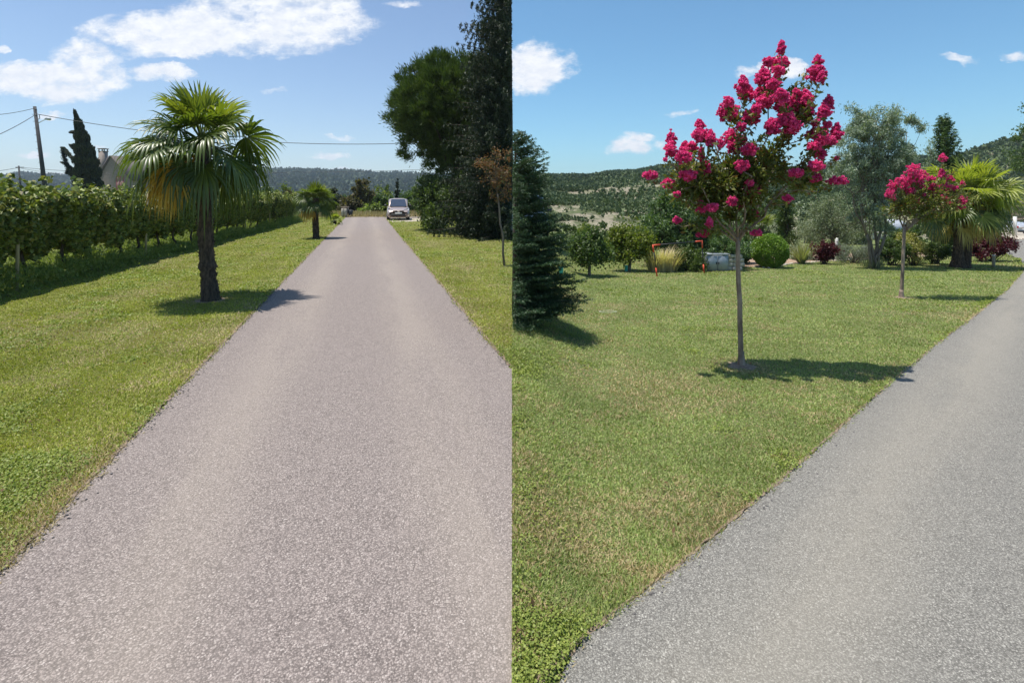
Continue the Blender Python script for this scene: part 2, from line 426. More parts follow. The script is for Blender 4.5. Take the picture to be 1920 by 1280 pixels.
def mat_hill(name, green, pale, rock_amt, band=None):
    m, nt, out = new_mat(name)
    tcn = nt.nodes.new('ShaderNodeTexCoord'); vec = tcn.outputs['Object']
    n_a = noise(nt, vec, .16, 6, .7); n_b = noise(nt, vec, .022, 5, .65)
    col = mix(nt, mrange(nt, n_a, .35, .7), tuple(x * .6 for x in green), tuple(x * 1.35 for x in green))
    if rock_amt:
        mp = nd(nt, 'ShaderNodeMapping', i0=vec); mp.inputs['Scale'].default_value = (2.4, 1, .35)
        n_c = noise(nt, mp.outputs[0], .07, 7, .75)
        col = mix(nt, mrange(nt, n_c, .45, .56, 0, rock_amt), col, mix(nt, n_a, tuple(x * .6 for x in pale), pale))
    if band:
        sp = nd(nt, 'ShaderNodeSeparateXYZ', i0=vec)
        zz = M(nt, 'ADD', sp.outputs[2], M(nt, 'MULTIPLY', M(nt, 'SUBTRACT', n_b, .5), 9))
        zz = M(nt, 'SUBTRACT', zz, M(nt, 'MULTIPLY', sp.outputs[0], band[2]))
        f = M(nt, 'LESS_THAN', M(nt, 'ABSOLUTE', M(nt, 'SUBTRACT', zz, band[0])), band[1])
        col = mix(nt, M(nt, 'MULTIPLY', f, .85), col, pale)
    b = nd(nt, 'ShaderNodeBsdfPrincipled', Base_Color=col, Roughness=.95); b.inputs['Specular IOR Level'].default_value = .1
    bp = nd(nt, 'ShaderNodeBump', Strength=.8, Distance=3.0, Height=n_a)
    nt.links.new(bp.outputs[0], b.inputs['Normal']); nt.links.new(b.outputs[0], out.inputs[0])
    return m


MT['hill_r'] = mat_hill('scrubby_limestone_slope', (.085, .105, .045), (.42, .365, .28), .7)
MT['hill_l'] = mat_hill('wooded_ridge', (.055, .080, .048), (.3, .3, .2), 0)
MT['field'] = mat_hill('far_field', (.16, .19, .06), (.3, .3, .2), 0)

# ------------------------------------------------------------------ ground, roads
def build_ground():
    us = np.concatenate([-np.geomspace(200, .02, 60), np.linspace(0, .17, 18), np.geomspace(.19, 200, 60)])
    ys = np.concatenate([np.linspace(.3, 6, 30), np.geomspace(6.3, 130, 40), np.geomspace(150, 6000, 12)])
    mb = MB()
    Ug, Yg = np.meshgrid(us, ys); X = Ug * Yg
    Z = gzv(X, Yg)
    n, k = X.shape
    idx = np.arange(n * k).reshape(n, k)
    q = np.stack([idx[:-1, :-1], idx[:-1, 1:], idx[1:, 1:], idx[1:, :-1]], -1).reshape(-1, 4)
    mb.add(np.stack([X, Yg, Z], -1).reshape(-1, 3), q)
    xs = us * .3
    v = [(x, y, 0) for y in (-60, .3) for x in xs]; k = len(xs)
    mb.add(v, [(i, i + 1, k + i + 1, k + i) for i in range(k - 1)])
    single('ground', mb, MT['lawn'], (0, 0, 0), kind='structure')


build_ground()


def roadL(y):   # left and right edges of the pink drive
    L = -2.18 - 0.2815 * (y - 2.24) if y > 1.2 else -1.887
    Rr = 0.0 if y < 4.9 else -(y - 4.9) * 10 / 36.6
    return L, Rr


def strip(name, rows, mat, nx=14, dz=.006, jag=.015, seed=1):
    mb = MB(); V = []
    for j, (L, Rr) in enumerate(rows):
        for i in range(nx + 1):
            t = i / nx; x = L[0] + (Rr[0] - L[0]) * t; y = L[1] + (Rr[1] - L[1]) * t
            if i == 0 and L[0] != 0: x += (mnoise.noise(Vector((y * 3.1, seed, 0))) * 3 + mnoise.noise(Vector((y * 11, seed, 5))) * 1.5 + mnoise.noise(Vector((y * 29, seed, 13))) * 1.1) * jag
            if i == nx and Rr[0] != 0: x += (mnoise.noise(Vector((y * 3.1, seed, 9))) * 3 + mnoise.noise(Vector((y * 11, seed, 3))) * 1.5 + mnoise.noise(Vector((y * 29, seed, 13))) * 1.1) * jag
            V.append((x, y, gz(x, y) + dz))
    k = nx + 1
    q = [(j * k + i, j * k + i + 1, (j + 1) * k + i + 1, (j + 1) * k + i) for j in range(len(rows) - 1) for i in range(nx)]
    mb.add(V, q)
    return single(name, mb, mat, (0, 0, 0), kind='structure')


ys = list(np.arange(-6, 1, .1)) + list(np.arange(1, 12, .03)) + list(np.arange(12, 47, .35))
rows = []
for y in ys:
    a, b = roadL(y)
    if y > 38: b += (y - 38) ** 2 * .16
    rows.append(((a, y), (b, y)))
strip('driveway', rows, MT['road_pink'], 14, .006, .016)
EDGE = [(1030, 1280), (1110, 1195), (1190, 1135), (1265, 1080), (1390, 975), (1510, 870), (1630, 760), (1750, 655), (1830, 595), (1890, 545), (1912, 520), (1922, 503), (1912, 487), (1885, 477), (1862, 468), (1850, 458), (1850, 449)]
EW = [(0.0, -6), (0.0, 0), (0.0, 1.55)] + [tuple(G(*p)[:2]) for p in EDGE]
ewy = np.array([e[1] for e in EW]); ewx = np.array([e[0] for e in EW])
def roadR(y): return float(np.interp(y, ewy, ewx))
rows = []
for y in list(np.arange(-6, 1, .1)) + list(np.arange(1, 10, .03)) + list(np.arange(10, 45, .4)):
    x = roadR(y); rows.append(((x, y), (x + 4.2 + max(0, y) * .28, y)))
strip('side_road', rows, MT['road_grey'], 18, .009, .016, 4)

# ------------------------------------------------------------------ grass
def inlawn(x, y):
    """1 left lawn, 2 right-of-drive lawn, 3 right lawn, 0 none (vector)"""
    Ll = np.where(y > 1.2, -2.18 - .2815 * (y - 2.24), -1.887)
    Lr = np.where(y < 4.9, 0.0, -(y - 4.9) * 10 / 36.6)
    e = np.interp(y, ewy, ewx)
    r = np.zeros(len(x), int)
    r[x < Ll] = 1
    r[(x > Lr) & (x <= 0) & (y > 4.9)] = 2
    r[(x > 0) & (x < e)] = 3
    d = np.minimum(np.abs(x - Ll), np.minimum(np.where(y > 4.9, np.abs(x - Lr), 9), np.abs(x - e)))
    return r, d


def vnoise(x, y, s, seed):
    rg = np.random.default_rng(seed); tb = rg.random((64, 64))
    X = x * s; Y = y * s; xi = np.floor(X).astype(int); yi = np.floor(Y).astype(int)
    fx = X - xi; fy = Y - yi; fx = fx * fx * (3 - 2 * fx); fy = fy * fy * (3 - 2 * fy)
    g = lambda a, b: tb[a % 64, b % 64]
    return (g(xi, yi) * (1 - fx) + g(xi + 1, yi) * fx) * (1 - fy) + (g(xi, yi + 1) * (1 - fx) + g(xi + 1, yi + 1) * fx) * fy


def grass():
    rng = np.random.default_rng(5)
    N = 1900000
    y = np.exp(rng.uniform(np.log(1.35), np.log(48), N)); u = rng.uniform(-1.12, 1.12, N); x = u * y
    r, d = inlawn(x, y)
    ok = (r > 0) & (rng.random(N) < np.clip(1.25 - y / 48, 0.2, 1)) & ~((r == 1) & (x < -8.6 - (y - 8.3) * .235)) & ~((r == 3) & (y > 30))
    x, y, r, d = x[ok], y[ok], r[ok], d[ok]
    jx = np.abs(rng.normal(size=len(x))) * .022 * np.exp(-d / .05) * (.3 + 1.6 * vnoise(x, y, 6, 23)); far0 = np.abs(x) > .08
    x = x + np.where((r == 1) | (r == 3), jx, -jx) * far0
    pn = vnoise(x, y, 2.3, 1) * .6 + vnoise(x, y, 7, 2) * .4
    patch = vnoise(x, y, .8, 3) * .6 + vnoise(x, y, 3.1, 4) * .4
    patch = patch * .75 + .25 * vnoise(x, y, 13, 6); thin = (patch > .62)
    keep = rng.random(len(x)) < np.where(thin, .6, 1.0)
    x, y, r, d, pn, patch = [a[keep] for a in (x, y, r, d, pn, patch)]
    n = len(x)
    edge = np.exp(-d / .12)
    trd = np.full(n, 9.0)
    for bp in ((1390, 690), (395, 563), (1690, 560), (592, 447)):
        g_ = G(*bp); trd = np.minimum(trd, np.hypot(x - g_.x, y - g_.y) - .10 - .16 * vnoise(x, y, 5, 31))
    z = gzv(x, y)
    Lb = (0.016 + .014 * pn + .016 * edge) * np.where(trd < 0, .45, 1) * rng.uniform(.6, 1.35, n) * (1 + .02 * y)
    W = .0022 + .0011 * y
    W = W * rng.uniform(.7, 1.3, n)
    ang = rng.uniform(0, 2 * PI, n); lean = rng.uniform(.3, 1.9, n)
    dx = np.cos(ang) * lean; dy = np.sin(ang) * lean
    left = r != 3; cst = np.where(left, x + .278 * y, (x - .55 * y) * .88)
    stp = np.tanh(np.sin(cst * 2 * PI / 1.05) * 3) * np.where(left, .45, .10)
    dx += np.where(left, -.27, .48) * stp; dy += np.where(left, .96, .88) * stp
    nrm = np.sqrt(dx * dx + dy * dy + 1); dx /= nrm; dy /= nrm; dz = 1 / nrm
    wa = rng.uniform(0, PI, n); wx = np.cos(wa); wy = np.sin(wa)
    base = np.stack([x, y, z - .003], 1); D = np.stack([dx, dy, dz], 1); Wv = np.stack([wx, wy, wx * 0], 1)
    near0 = (np.abs(x) < .03) & (y < 5)
    D[near0, 0] *= .2
    tip = base + D * Lb[:, None] * 1.0
    tip[:, 2] -= Lb * .12 * lean
    a = base + Wv * W[:, None] * .5; b = base - Wv * W[:, None] * .5
    mid = base + D * Lb[:, None] * .55
    c1 = mid + Wv * W[:, None] * .42; c2 = mid - Wv * W[:, None] * .42
    dead = rng.random(n) < np.clip((patch - .50) / .22, 0, 1) * .7 + .05 + np.where((r == 1) & (y < 3.9), .8 * np.exp(-(d / .22) ** 2) * np.clip((3.9 - y) / .8, 0, 1), 0) + np.where(r == 2, .12, 0) + np.clip(.8 - trd / .25, 0, .8)
    isc = (~dead) & (vnoise(x, y, 1.3, 9) * .6 + vnoise(x, y, 5, 19) * .45 + .25 * edge + rng.normal(size=n) * .07 > .72 + .10 * ((r == 3) & (y > 3.2) & (d > .25)))
    cool = (r == 3)
    for nm, sel, mat, cat in (('lawn_grass', (~dead) & (~cool) & (~isc), MT['blade'], 'grass'), ('lawn_grass', (~dead) & cool & (~isc), MT['blade2'], 'grass'), ('dry_grass', dead, MT['dry'], 'dry grass')):
        m = MB(); k = int(sel.sum())
        v = np.stack([a[sel], b[sel], c2[sel], c1[sel], tip[sel]], 1).reshape(-1, 3)
        i0 = np.arange(k) * 5
        m.add(v, np.stack([i0, i0 + 1, i0 + 2, i0 + 3], 1), np.stack([i0 + 3, i0 + 2, i0 + 4], 1))
        lab = {'lawn_grass': 'short mown grass blades covering the lawn', 'dry_grass': 'dry straw coloured grass in worn patches of the lawn'}[nm]
        if nm == 'lawn_grass': lab = 'cool green mown grass of the lawn under the pink flowering trees' if mat is MT['blade2'] else 'yellow green mown grass of the lawn beside the pinkish driveway'
        single(nm, m, mat, (0, 0, 0), lab, cat, kind='stuff')
    # clover and broad leaves
    m = MB(); k = 260; yl = np.exp(rng.uniform(np.log(1.8), np.log(14), k)); xl = rng.uniform(-1.05, 1.05, k) * yl
    rl, dl = inlawn(xl, yl); xl = xl[rl > 0]; yl = yl[rl > 0]
    m.leaves(np.stack([xl, yl, gzv(xl, yl) + .026], 1), .030, .016, rng, flat=.8)
    single('fallen_leaves', m, MT['rust'], (0, 0, 0), 'small brown fallen leaves lying scattered on the lawn', 'leaves', kind='stuff')
    m = MB(); sel = isc & (rng.random(n) < .7)
    Pn = base[sel] + np.array([0, 0, 1]) * (Lb[sel] * rng.uniform(.5, 1.1, sel.sum()))[:, None]
    s = (.006 + .0024 * y[sel])[:, None]
    m.leaves(Pn, s, s * .8, rng, flat=.55)
    single('clover', m, MT['clover'], (0, 0, 0), 'broad leaved clover patches spreading through the lawn and its edges', 'clover', kind='stuff')


grass()


def edge_crumbs():
    rng = np.random.default_rng(17); mb = MB()
    pts = []
    for k in range(1500):
        y = rng.uniform(1.3, 9); e = rng.integers(0, 3)
        if e == 0: x = roadL(y)[0] + abs(rng.normal()) * .04 * (1 + mnoise.noise(Vector((y * 2, 0, 0))) * 2)
        elif e == 1:
            if y < 5: continue
            x = roadL(y)[1] - abs(rng.normal()) * .04
        else:
            if y < 1.7: continue
            x = roadR(y) + abs(rng.normal()) * .06
        s = rng.uniform(.0025, .008)
        v = rng.normal(size=(6, 3)) * .12 + np.array([(1, 0, 0), (-1, 0, 0), (0, 1, 0), (0, -1, 0), (0, 0, 1), (0, 0, -.5)])
        v = v * s * np.array([1.2, 1, .6]) + np.array([x, y, gz(x, y) + .009])
        t = [(0, 2, 4), (2, 1, 4), (1, 3, 4), (3, 0, 4), (2, 0, 5), (1, 2, 5), (3, 1, 5), (0, 3, 5)]
        mb.add(v, None, t)
    single('loose_grit', mb, MT['crumb'], (0, 0, 0), 'loose dark grit and crumbs along the broken road edges', 'grit', kind='stuff')


edge_crumbs()


def nz1(*a): return mnoise.noise(Vector(a))


def edge_soil(name, fx, y0, y1, sgn, seed):
    mb = MB(); V = []; ys_ = list(np.arange(y0, min(y1, 9), .025)) + list(np.arange(9, y1, .12))
    for y in ys_:
        x = fx(y); w = -.004 + .034 * max(0, nz1(y * 1.7, seed, 1)) + .040 * max(0, nz1(y * 9, seed, 2)) + .016 * nz1(y * 34, seed, 8)
        for k, xx in enumerate((x + sgn * w, x + sgn * (w * .4 - .006), x - sgn * .04)): V.append((xx, y, gz(xx, y) + (.0105, .0135, .001)[k]))
    mb.add(V, [(3 * j + k, 3 * j + k + 1, 3 * j + k + 4, 3 * j + k + 3) for j in range(len(ys_) - 1) for k in (0, 1)])
    single(name, mb, MT['edge_soil'], (0, 0, 0), kind='structure')


edge_soil('verge_soil', lambda y: roadL(y)[0], 1.3, 40, 1, 3)
edge_soil('verge_soil', lambda y: roadL(y)[1], 5.0, 38, -1, 6)
edge_soil('verge_soil', roadR, 1.75, 17, 1, 9)
for px, py, rr_ in ((1390, 690, .17), (395, 563, .26), (1690, 560, .15)):
    g_ = G(px, py); mb = MB(); V = [(g_.x, g_.y, g_.z + .022)]
    for k in range(48):
        a = 2 * PI * k / 48; q = rr_ * (1 + .35 * nz1(math.cos(a) * 1.5, math.sin(a) * 1.5, px) + .2 * nz1(math.cos(a) * 6, math.sin(a) * 6, px)); x = g_.x + math.cos(a) * q; y = g_.y + math.sin(a) * q; V.append((x, y, gz(x, y) - .004))
    mb.add(V, None, [(0, 1 + k, 1 + (k + 1) % 48) for k in range(48)]); single('bare_soil', mb, MT['edge_soil'], (0, 0, 0), kind='structure')

# ------------------------------------------------------------------ vegetation builders
def ell_pts(rng, ells, nclump, nleaf, rc, shell=.45):
    E = np.array(ells, float); vol = E[:, 3] * E[:, 4] * E[:, 5]; pr = vol / vol.sum()
    ci = rng.choice(len(E), nclump, p=pr)
    d = rng.normal(size=(nclump, 3)); d /= np.linalg.norm(d, axis=1)[:, None]
    rr = rng.random(nclump) ** shell
    cc = E[ci, :3] + d * E[ci, 3:6] * rr[:, None]
    rcs = rc * rng.uniform(.55, 1.35, nclump)
    k = rng.integers(0, nclump, nleaf)
    g = rng.normal(size=(nleaf, 3)) * .5
    pts = cc[k] + g * rcs[k][:, None]
    out = (g + d[k] * .8)
    return cc, pts, out


def pe(px, py, Y, rx, ry, rdepth=None):
    """ellipsoid measured in the photo at distance Y -> world"""
    p = P(px, py, Y); s = Y / F
    return (p.x, p.y, p.z, rx * s, (rdepth if rdepth else rx * s), ry * s)


def limb(mb, a, b, r0, r1, rng, n=5, wob=.08, sag=0.0, sides=7):
    a = Vector(a); b = Vector(b); L = (b - a).length; pts = []
    for i in range(n + 1):
        t = i / n; p = a.lerp(b, t)
        if 0 < i < n: p += Vector(rng.normal(size=3)) * wob * L * .5
        p.z += sag * L * math.sin(PI * t)
        pts.append(p)
    mb.tube(pts, [r0 + (r1 - r0) * i / n for i in range(n + 1)], sides)
    return pts


def leafy_tree(name, base, ells, leafmat, barkmat, label, cat, seed, nclump=90, nleaf=9000, rc=.35, L=.09, W=.05, tr=.06, stems=1, spread=.0, fork=.35, group=None, bias=(0, 0, 0), shell=.45, clip=None, nbr=26, flat=0.0, lean=(0, 0), loc=None):
    rng = np.random.default_rng(seed)
    base = Vector(base); r = root(name, base, label, cat, group)
    cc, pts, out = ell_pts(rng, ells, nclump, nleaf, rc, shell)
    if clip:
        f = clip(pts); pts = pts[f]; out = out[f]; cc = cc[clip(cc)]
    mb = MB(); mb.leaves(pts, L, W, rng, bias=bias, dirs=None if not flat else out, flat=0)
    tb = MB()
    E = np.array(ells, float); cen = E[:, :3].mean(0); zlo = (E[:, 2] - E[:, 5]).min()
    forkz = base.z + (E[:, 2].mean() - base.z) * fork
    for s in range(stems):
        off = Vector((rng.normal() * spread, rng.normal() * spread, 0)) if stems > 1 else Vector((0, 0, 0))
        fk = Vector((base.x + (cen[0] - base.x) * fork + off.x * 1.5, base.y + (cen[1] - base.y) * fork + off.y * 1.5, forkz * (1 + .1 * rng.normal() * (stems > 1)) if abs(forkz) > .1 else forkz))
        tp = limb(tb, base + off * .25 - Vector((0, 0, .05)), fk, tr, tr * .72, rng, 5, .015, sides=9)
        top = Vector(cen) + Vector((off.x * 2, off.y * 2, E[:, 5].max() * .55))
        limb(tb, fk, top, tr * .7, tr * .15, rng, 6, .06)
        for c in cc[rng.choice(len(cc), min(len(cc), nbr // stems), replace=False)]:
            c = Vector(c); t = rng.uniform(0, .6); st = fk.lerp(top, t)
            limb(tb, st, c, tr * .35 * (1 - t * .5), tr * .06, rng, 4, .10, .04, 5)
    part('trunk', tb, barkmat, r, True)
    part('crown', mb, leafmat, r)
    return r


def bush(name, ells, mat, label, cat, seed, nclump=60, nleaf=5000, rc=.15, L=.05, W=.03, group=None, shell=.3, base=None, clip=None, bias=(0, 0, 0), stem=True):
    rng = np.random.default_rng(seed)
    E = np.array(ells, float)
    b = Vector(base) if base is not None else Vector((E[0, 0], E[0, 1], gz(E[0, 0], E[0, 1])))
    r = root(name, b, label, cat, group)
    cc, pts, out = ell_pts(rng, ells, nclump, nleaf, rc, shell)
    if clip: f = clip(pts); pts = pts[f]; cc = cc[clip(cc)]
    pts[:, 2] = np.maximum(pts[:, 2], b.z + .01)
    mb = MB(); mb.leaves(pts, L, W, rng, bias=bias)
    tb = MB()
    for c in cc[:14]:
        limb(tb, b + Vector((rng.normal() * .05, rng.normal() * .05, -.03)), c, .018, .005, rng, 4, .1, 0, 5)
    part('stems', tb, MT['bark_dark'], r, True)
    part('foliage', mb, mat, r)
    return r


def fan_blade(mb, rng, o, f, R_, nseg, arc, droop, cup=.15, fuse=.35, wf=.45):
    f = Vector(f).normalized(); up = Vector((0, 0, 1))
    s = f.cross(up)
    s = s.normalized() if s.length > .05 else Vector((1, 0, 0))
    n = s.cross(f).normalized()
    rol = rng.normal() * .45
    s, n = s * math.cos(rol) + n * math.sin(rol), n * math.cos(rol) - s * math.sin(rol)
    ts = (0.03, .25, .5, .72, .88, 1.0)
    V = []; q = []
    for i in range(nseg):
        ph = (i / (nseg - 1) - .5) * 2 * arc
        d = (f * math.cos(ph) + s * math.sin(ph) + n * (cup * (abs(ph) / arc) ** 1.5 + rng.normal() * .05)).normalized()
        L = R_ * (.72 + .28 * math.cos(ph * .7)) * rng.uniform(.82, 1.06)
        w = (d.cross(n)).normalized(); dr = droop * rng.uniform(.6, 1.5)
        wmax = R_ * arc * 2 / nseg * wf
        pr = Vector(o); b0 = len(V)
        for j, t in enumerate(ts):
            p = Vector(o) + d * L * t
            sg = max(0, t - fuse) / (1 - fuse)
            p += Vector((0, 0, -1)) * L * dr * (sg ** 1.9) - d * L * dr * .45 * sg ** 2.2
            ww = wmax * (min(1, t / .45)) * (1 - max(0, (t - .45) / .55) ** 1.4) * .5 + .0008
            p2 = p - n * ww * .55
            V += [p + w * ww, p2, p - w * ww]
        for j in range(len(ts) - 1):
            a = b0 + j * 3
            q += [(a, a + 1, a + 4, a + 3), (a + 1, a + 2, a + 5, a + 4)]
    mb.add([tuple(v) for v in V], q)


def fan_palm(name, base, top, rb, rt, nfr, pet, blade, label, seed, ncol='palm', skirt=10, nseg=38, group=None, droop=.5, dirs=None, trunks=None, crown_tilt=0, skirtmat='palm_y', elmin=-50, ystart=.12, skirtaz=None):
    rng = np.random.default_rng(seed)
    base = Vector(base); top = Vector(top)
    r = root(name, base, label, 'palm tree', group)
    for (b0, t0) in (trunks or [(base, top)]):
        b0 = Vector(b0); t0 = Vector(t0)
        tb = MB(); n = 44; pts = []; rad = []
        for i in range(n + 1):
            t = i / n; p = b0.lerp(t0, t); p += Vector((math.sin(t * 5 + seed) * .018, 0, 0)) * (t0 - b0).length * .5
            k = rb * (1 + .45 * math.exp(-t * 14)) * (1 - t) + rt * t + .05 * rb * math.sin(i * 2.1)
            pts.append(p); rad.append(k * (1 + .06 * rng.normal()))
        pts[0].z -= .05
        tb.tube(pts, rad, 14)
        fb = tb; k = 900
        ii = rng.integers(0, n, k); az = rng.uniform(0, 2 * PI, k)
        c = np.array([tuple(pts[i]) for i in ii]); rr = np.array(rad)[ii]
        dv = np.stack([np.cos(az), np.sin(az), rng.uniform(-.2, 1.6, k)], 1)
        pt = c + np.stack([np.cos(az) * rr, np.sin(az) * rr, rng.uniform(-.02, .02, k)], 1)
        fb.leaves(pt, rb * .42, rb * .16, rng, dirs=dv)
        part('trunk', tb, MT['palm_trunk'], r)
    tops = [Vector(t0) for _, t0 in (trunks or [(base, top)])]
    GA = 2.39996
    for i in range(nfr + skirt):
        sk = i >= nfr
        az = i * GA + rng.normal() * .15
        if sk:
            el = R(rng.uniform(-62, -22)); pl = pet * rng.uniform(.6, 1.0); m = MT[skirtmat]; dr = .55
            if skirtaz: az = R(rng.uniform(*skirtaz))
        else:
            t = i / nfr
            el = R(84 - (84 - elmin) * t ** .95 + rng.normal() * 10); pl = pet * (.58 + .52 * min(1, t * 1.6)) * rng.uniform(.75, 1.12)
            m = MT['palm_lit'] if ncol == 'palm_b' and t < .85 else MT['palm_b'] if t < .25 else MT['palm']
            dr = droop * (.06 + min(1, t * 1.2)) * rng.uniform(.6, 1.3)
        tp = tops[i % len(tops)]
        d = Vector((math.cos(az) * math.cos(el), math.sin(az) * math.cos(el), math.sin(el)))
        o = tp + Vector((0, 0, -.05 - .3 * rt * (i / nfr)))
        if sk: o = o + Vector((0, 0, -.12))
        pts = []; q = o.copy(); dd = d.copy()
        for s in range(6):
            pts.append(q.copy()); q = q + dd * pl / 5; dd = (dd + Vector((0, 0, -.05 - .05 * (not sk and i / nfr)))).normalized()
        mb = MB(); mb.tube(pts, [rt * .16, rt * .11, rt * .09, rt * .08, rt * .07, rt * .06], 5)
        fan_blade(mb, rng, pts[-1], dd, blade * rng.uniform(.88, 1.1) * (.85 if sk else 1), nseg, R(125 if not sk else 95), dr, cup=.22)
        part('frond', mb, m, r, False, 'dry yellow hanging frond' if sk and skirtmat == 'palm_y' else None)
    return r


def conifer(name, base, H, rbase, label, seed, mat, n_wh=26, per=9, droop=.15, twig=.35, needle=(.03, .006), nn=26, hang=0.0, clip=None, profile=1.0, tr=.06, zstart=.02, rtop=.08, upcurve=.12, bark='bark_dark', sp=None, jz=.35, fill=None):
    rng = np.random.default_rng(seed); base = Vector(base)
    r = root(name, base, label, 'conifer')
    tb = MB(); tb.tube([base - Vector((0, 0, .05)), base + Vector((0, 0, H * .5)), base + Vector((0, 0, H * .98))], [tr, tr * .6, tr * .12], 9)
    NP = []; ND = []; br = MB()
    for w in range(n_wh):
        t = (w + rng.uniform(-.2, .2)) / n_wh
        Lb = (rbase * (1 - max(0, t)) ** profile + rtop)
        k = max(4, int(per * (1 - .4 * t)))
        a0 = rng.uniform(0, 6.28)
        for b in range(k):
            az = a0 + 2 * PI * b / k + rng.normal() * .15; L = Lb * rng.uniform(.62, 1.16); z = H * (zstart + (1 - zstart) * min(.985, max(0, t + rng.normal() * jz / n_wh)))
            h = np.array([math.cos(az), math.sin(az), 0]); sd = np.array([-h[1], h[0], 0])
            o = np.array(base) + np.array([0, 0, z])
            S = max(5, int(L / sp)) if sp else 8
            def pos(s): return o + h * L * s + np.array([0, 0, 1]) * L * ((.45 * t - droop) * s + upcurve * s * s)
            if clip is not None and not clip(pos(.95)[None])[0] and not clip(pos(.4)[None])[0]: continue
            end = pos(1.0)
            if clip is None or clip(end[None])[0]:
                br.tube([Vector(pos(s)) for s in (0, .33, .66, 1)], [L * .014 + .003, L * .011 + .002, L * .007 + .002, .002], 4, False)
            for j in range(1, S + 1):
                s = j / S; p = pos(s)
                tl = twig * L * (1 - s * .75) * (.5 + .5 * min(1, s * 3)) + .03
                for sg in (-1, 1, 0) if hang else (-1, 1):
                    if hang:
                        dv = sd * sg * .35 + h * .15 + np.array([0, 0, -1]) * hang * rng.uniform(.5, 1.3); tl2 = tl * rng.uniform(.6, 1.3)
                    else:
                        dv = sd * sg + h * .75 + np.array([0, 0, rng.normal() * .12 + .08]); dv /= np.linalg.norm(dv); tl2 = tl * rng.uniform(.75, 1.2)
                    m = max(5, int(nn * tl2 / (twig * rbase) + 4))
                    q = rng.random(m)
                    pp = p + dv * tl2 * q[:, None] + rng.normal(size=(m, 3)) * needle[0] * .22
                    NP.append(pp); ND.append(np.repeat(dv[None], m, 0) + rng.normal(size=(m, 3)) * .55)
    NP = np.concatenate(NP); ND = np.concatenate(ND)
    if clip is not None: f = clip(NP); NP = NP[f]; ND = ND[f]
    if fill:
        _, fp, fo = ell_pts(rng, fill[0], 300, fill[1], fill[2], .5); fp = fp[clip(fp)]; k = len(fp); fd = rng.normal(size=(k, 3)) * .5; fd[:, 2] -= .8
        NP = np.concatenate([NP, fp]); ND = np.concatenate([ND, fd])
    mb = MB(); mb.leaves(NP, needle[0], needle[1], rng, dirs=ND)
    if clip is None or clip(np.array(base)[None])[0]: pass
    part('trunk', tb, MT[bark], r, True); part('branches', br, MT[bark], r, True); part('needles', mb, mat, r)
    return r

# ------------------------------------------------------------------ hills and far woods
def hill(name, sil, Yb, Yr, zb, mat, amp, nu=260, nv=40, seed=0, prof=1.0):
    """ridge line given as photo points at distance Yr; slope runs down to Yb"""
    sx = np.array([s[0] for s in sil], float); sy = np.array([s[1] for s in sil], float)
    us = np.linspace(sx[0], sx[-1], nu); V = []
    for j in range(nv + 8):
        t = min(j / nv, 1.0); back = max(0, j - nv) / 8
        for i, px in enumerate(us):
            py = float(np.interp(px, sx, sy))
            Y = Yb + (Yr - Yb) * t + back * (Yr - Yb) * .8
            X = (px - CX) / F * (Yb + (Yr - Yb) * t)
            zr = CAMH - (py - HY) / F * Yr
            zz = zb + (zr - zb) * (t ** prof) * (1 - back * .6)
            nz = mnoise.noise(Vector((X / amp / 9, Y / amp / 9, seed))) * 1.5 * min(1, 3 * t) * (1 - t * .6) + mnoise.noise(Vector((X / amp / 1.3, Y / amp / 1.3, seed + 7))) * .35
            V.append((X, Y, zz + amp * nz * min(1, t * 2.5)))
    mb = MB(); k = nu
    mb.add(V, [(j * k + i, j * k + i + 1, (j + 1) * k + i + 1, (j + 1) * k + i) for j in range(nv + 7) for i in range(nu - 1)])
    o = single(name, mb, mat, (0, 0, 0), kind='structure', sm=True)
    return np.array(V).reshape(nv + 8, nu, 3)


def hill_woods(name, grid, n, size, mat, label, seed, vmin=.05, vmax=1.0, nl=12, gapn=None):
    rng = np.random.default_rng(seed); nv, nu, _ = grid.shape
    top = int((nv - 8) * vmax) + 2
    j = rng.integers(int((nv - 8) * vmin), top, n); i = rng.integers(0, nu - 1, n)
    f = rng.random((n, 1)); g = rng.random((n, 1))
    p = grid[j, i] * (1 - f) * (1 - g) + grid[j, i + 1] * f * (1 - g) + grid[j + 1, i] * (1 - f) * g + grid[j + 1, i + 1] * f * g
    if gapn:
        keep = gapn(p, rng); p = p[keep]
    s = size * rng.uniform(.5, 1.3, (len(p), 1)) * np.clip(p[:, 1:2] / 260, .28, 1)
    c = np.repeat(p, nl, 0); sc = np.repeat(s, nl, 0)
    d = rng.normal(size=c.shape); d[:, 2] = np.abs(d[:, 2]); d /= np.linalg.norm(d, axis=1)[:, None]
    pts = c + d * sc * np.array([.5, .5, .75])
    mb = MB(); mb.leaves(pts, sc * .5, sc * .45, rng, dirs=d, jit=.4)
    return single(name, mb, mat, (0, 0, 0), label, 'woodland', kind='stuff')


SR = [(930, 345), (1000, 332), (1060, 334), (1100, 333), (1150, 327), (1185, 325), (1235, 318), (1300, 312), (1400, 316), (1470, 322), (1540, 318), (1600, 305), (1680, 300), (1735, 299), (1770, 304)]
gr = hill('hillside', SR, 46, 330, -2.2, MT['hill_r'], 2.0, 320, 90, 3, .85)


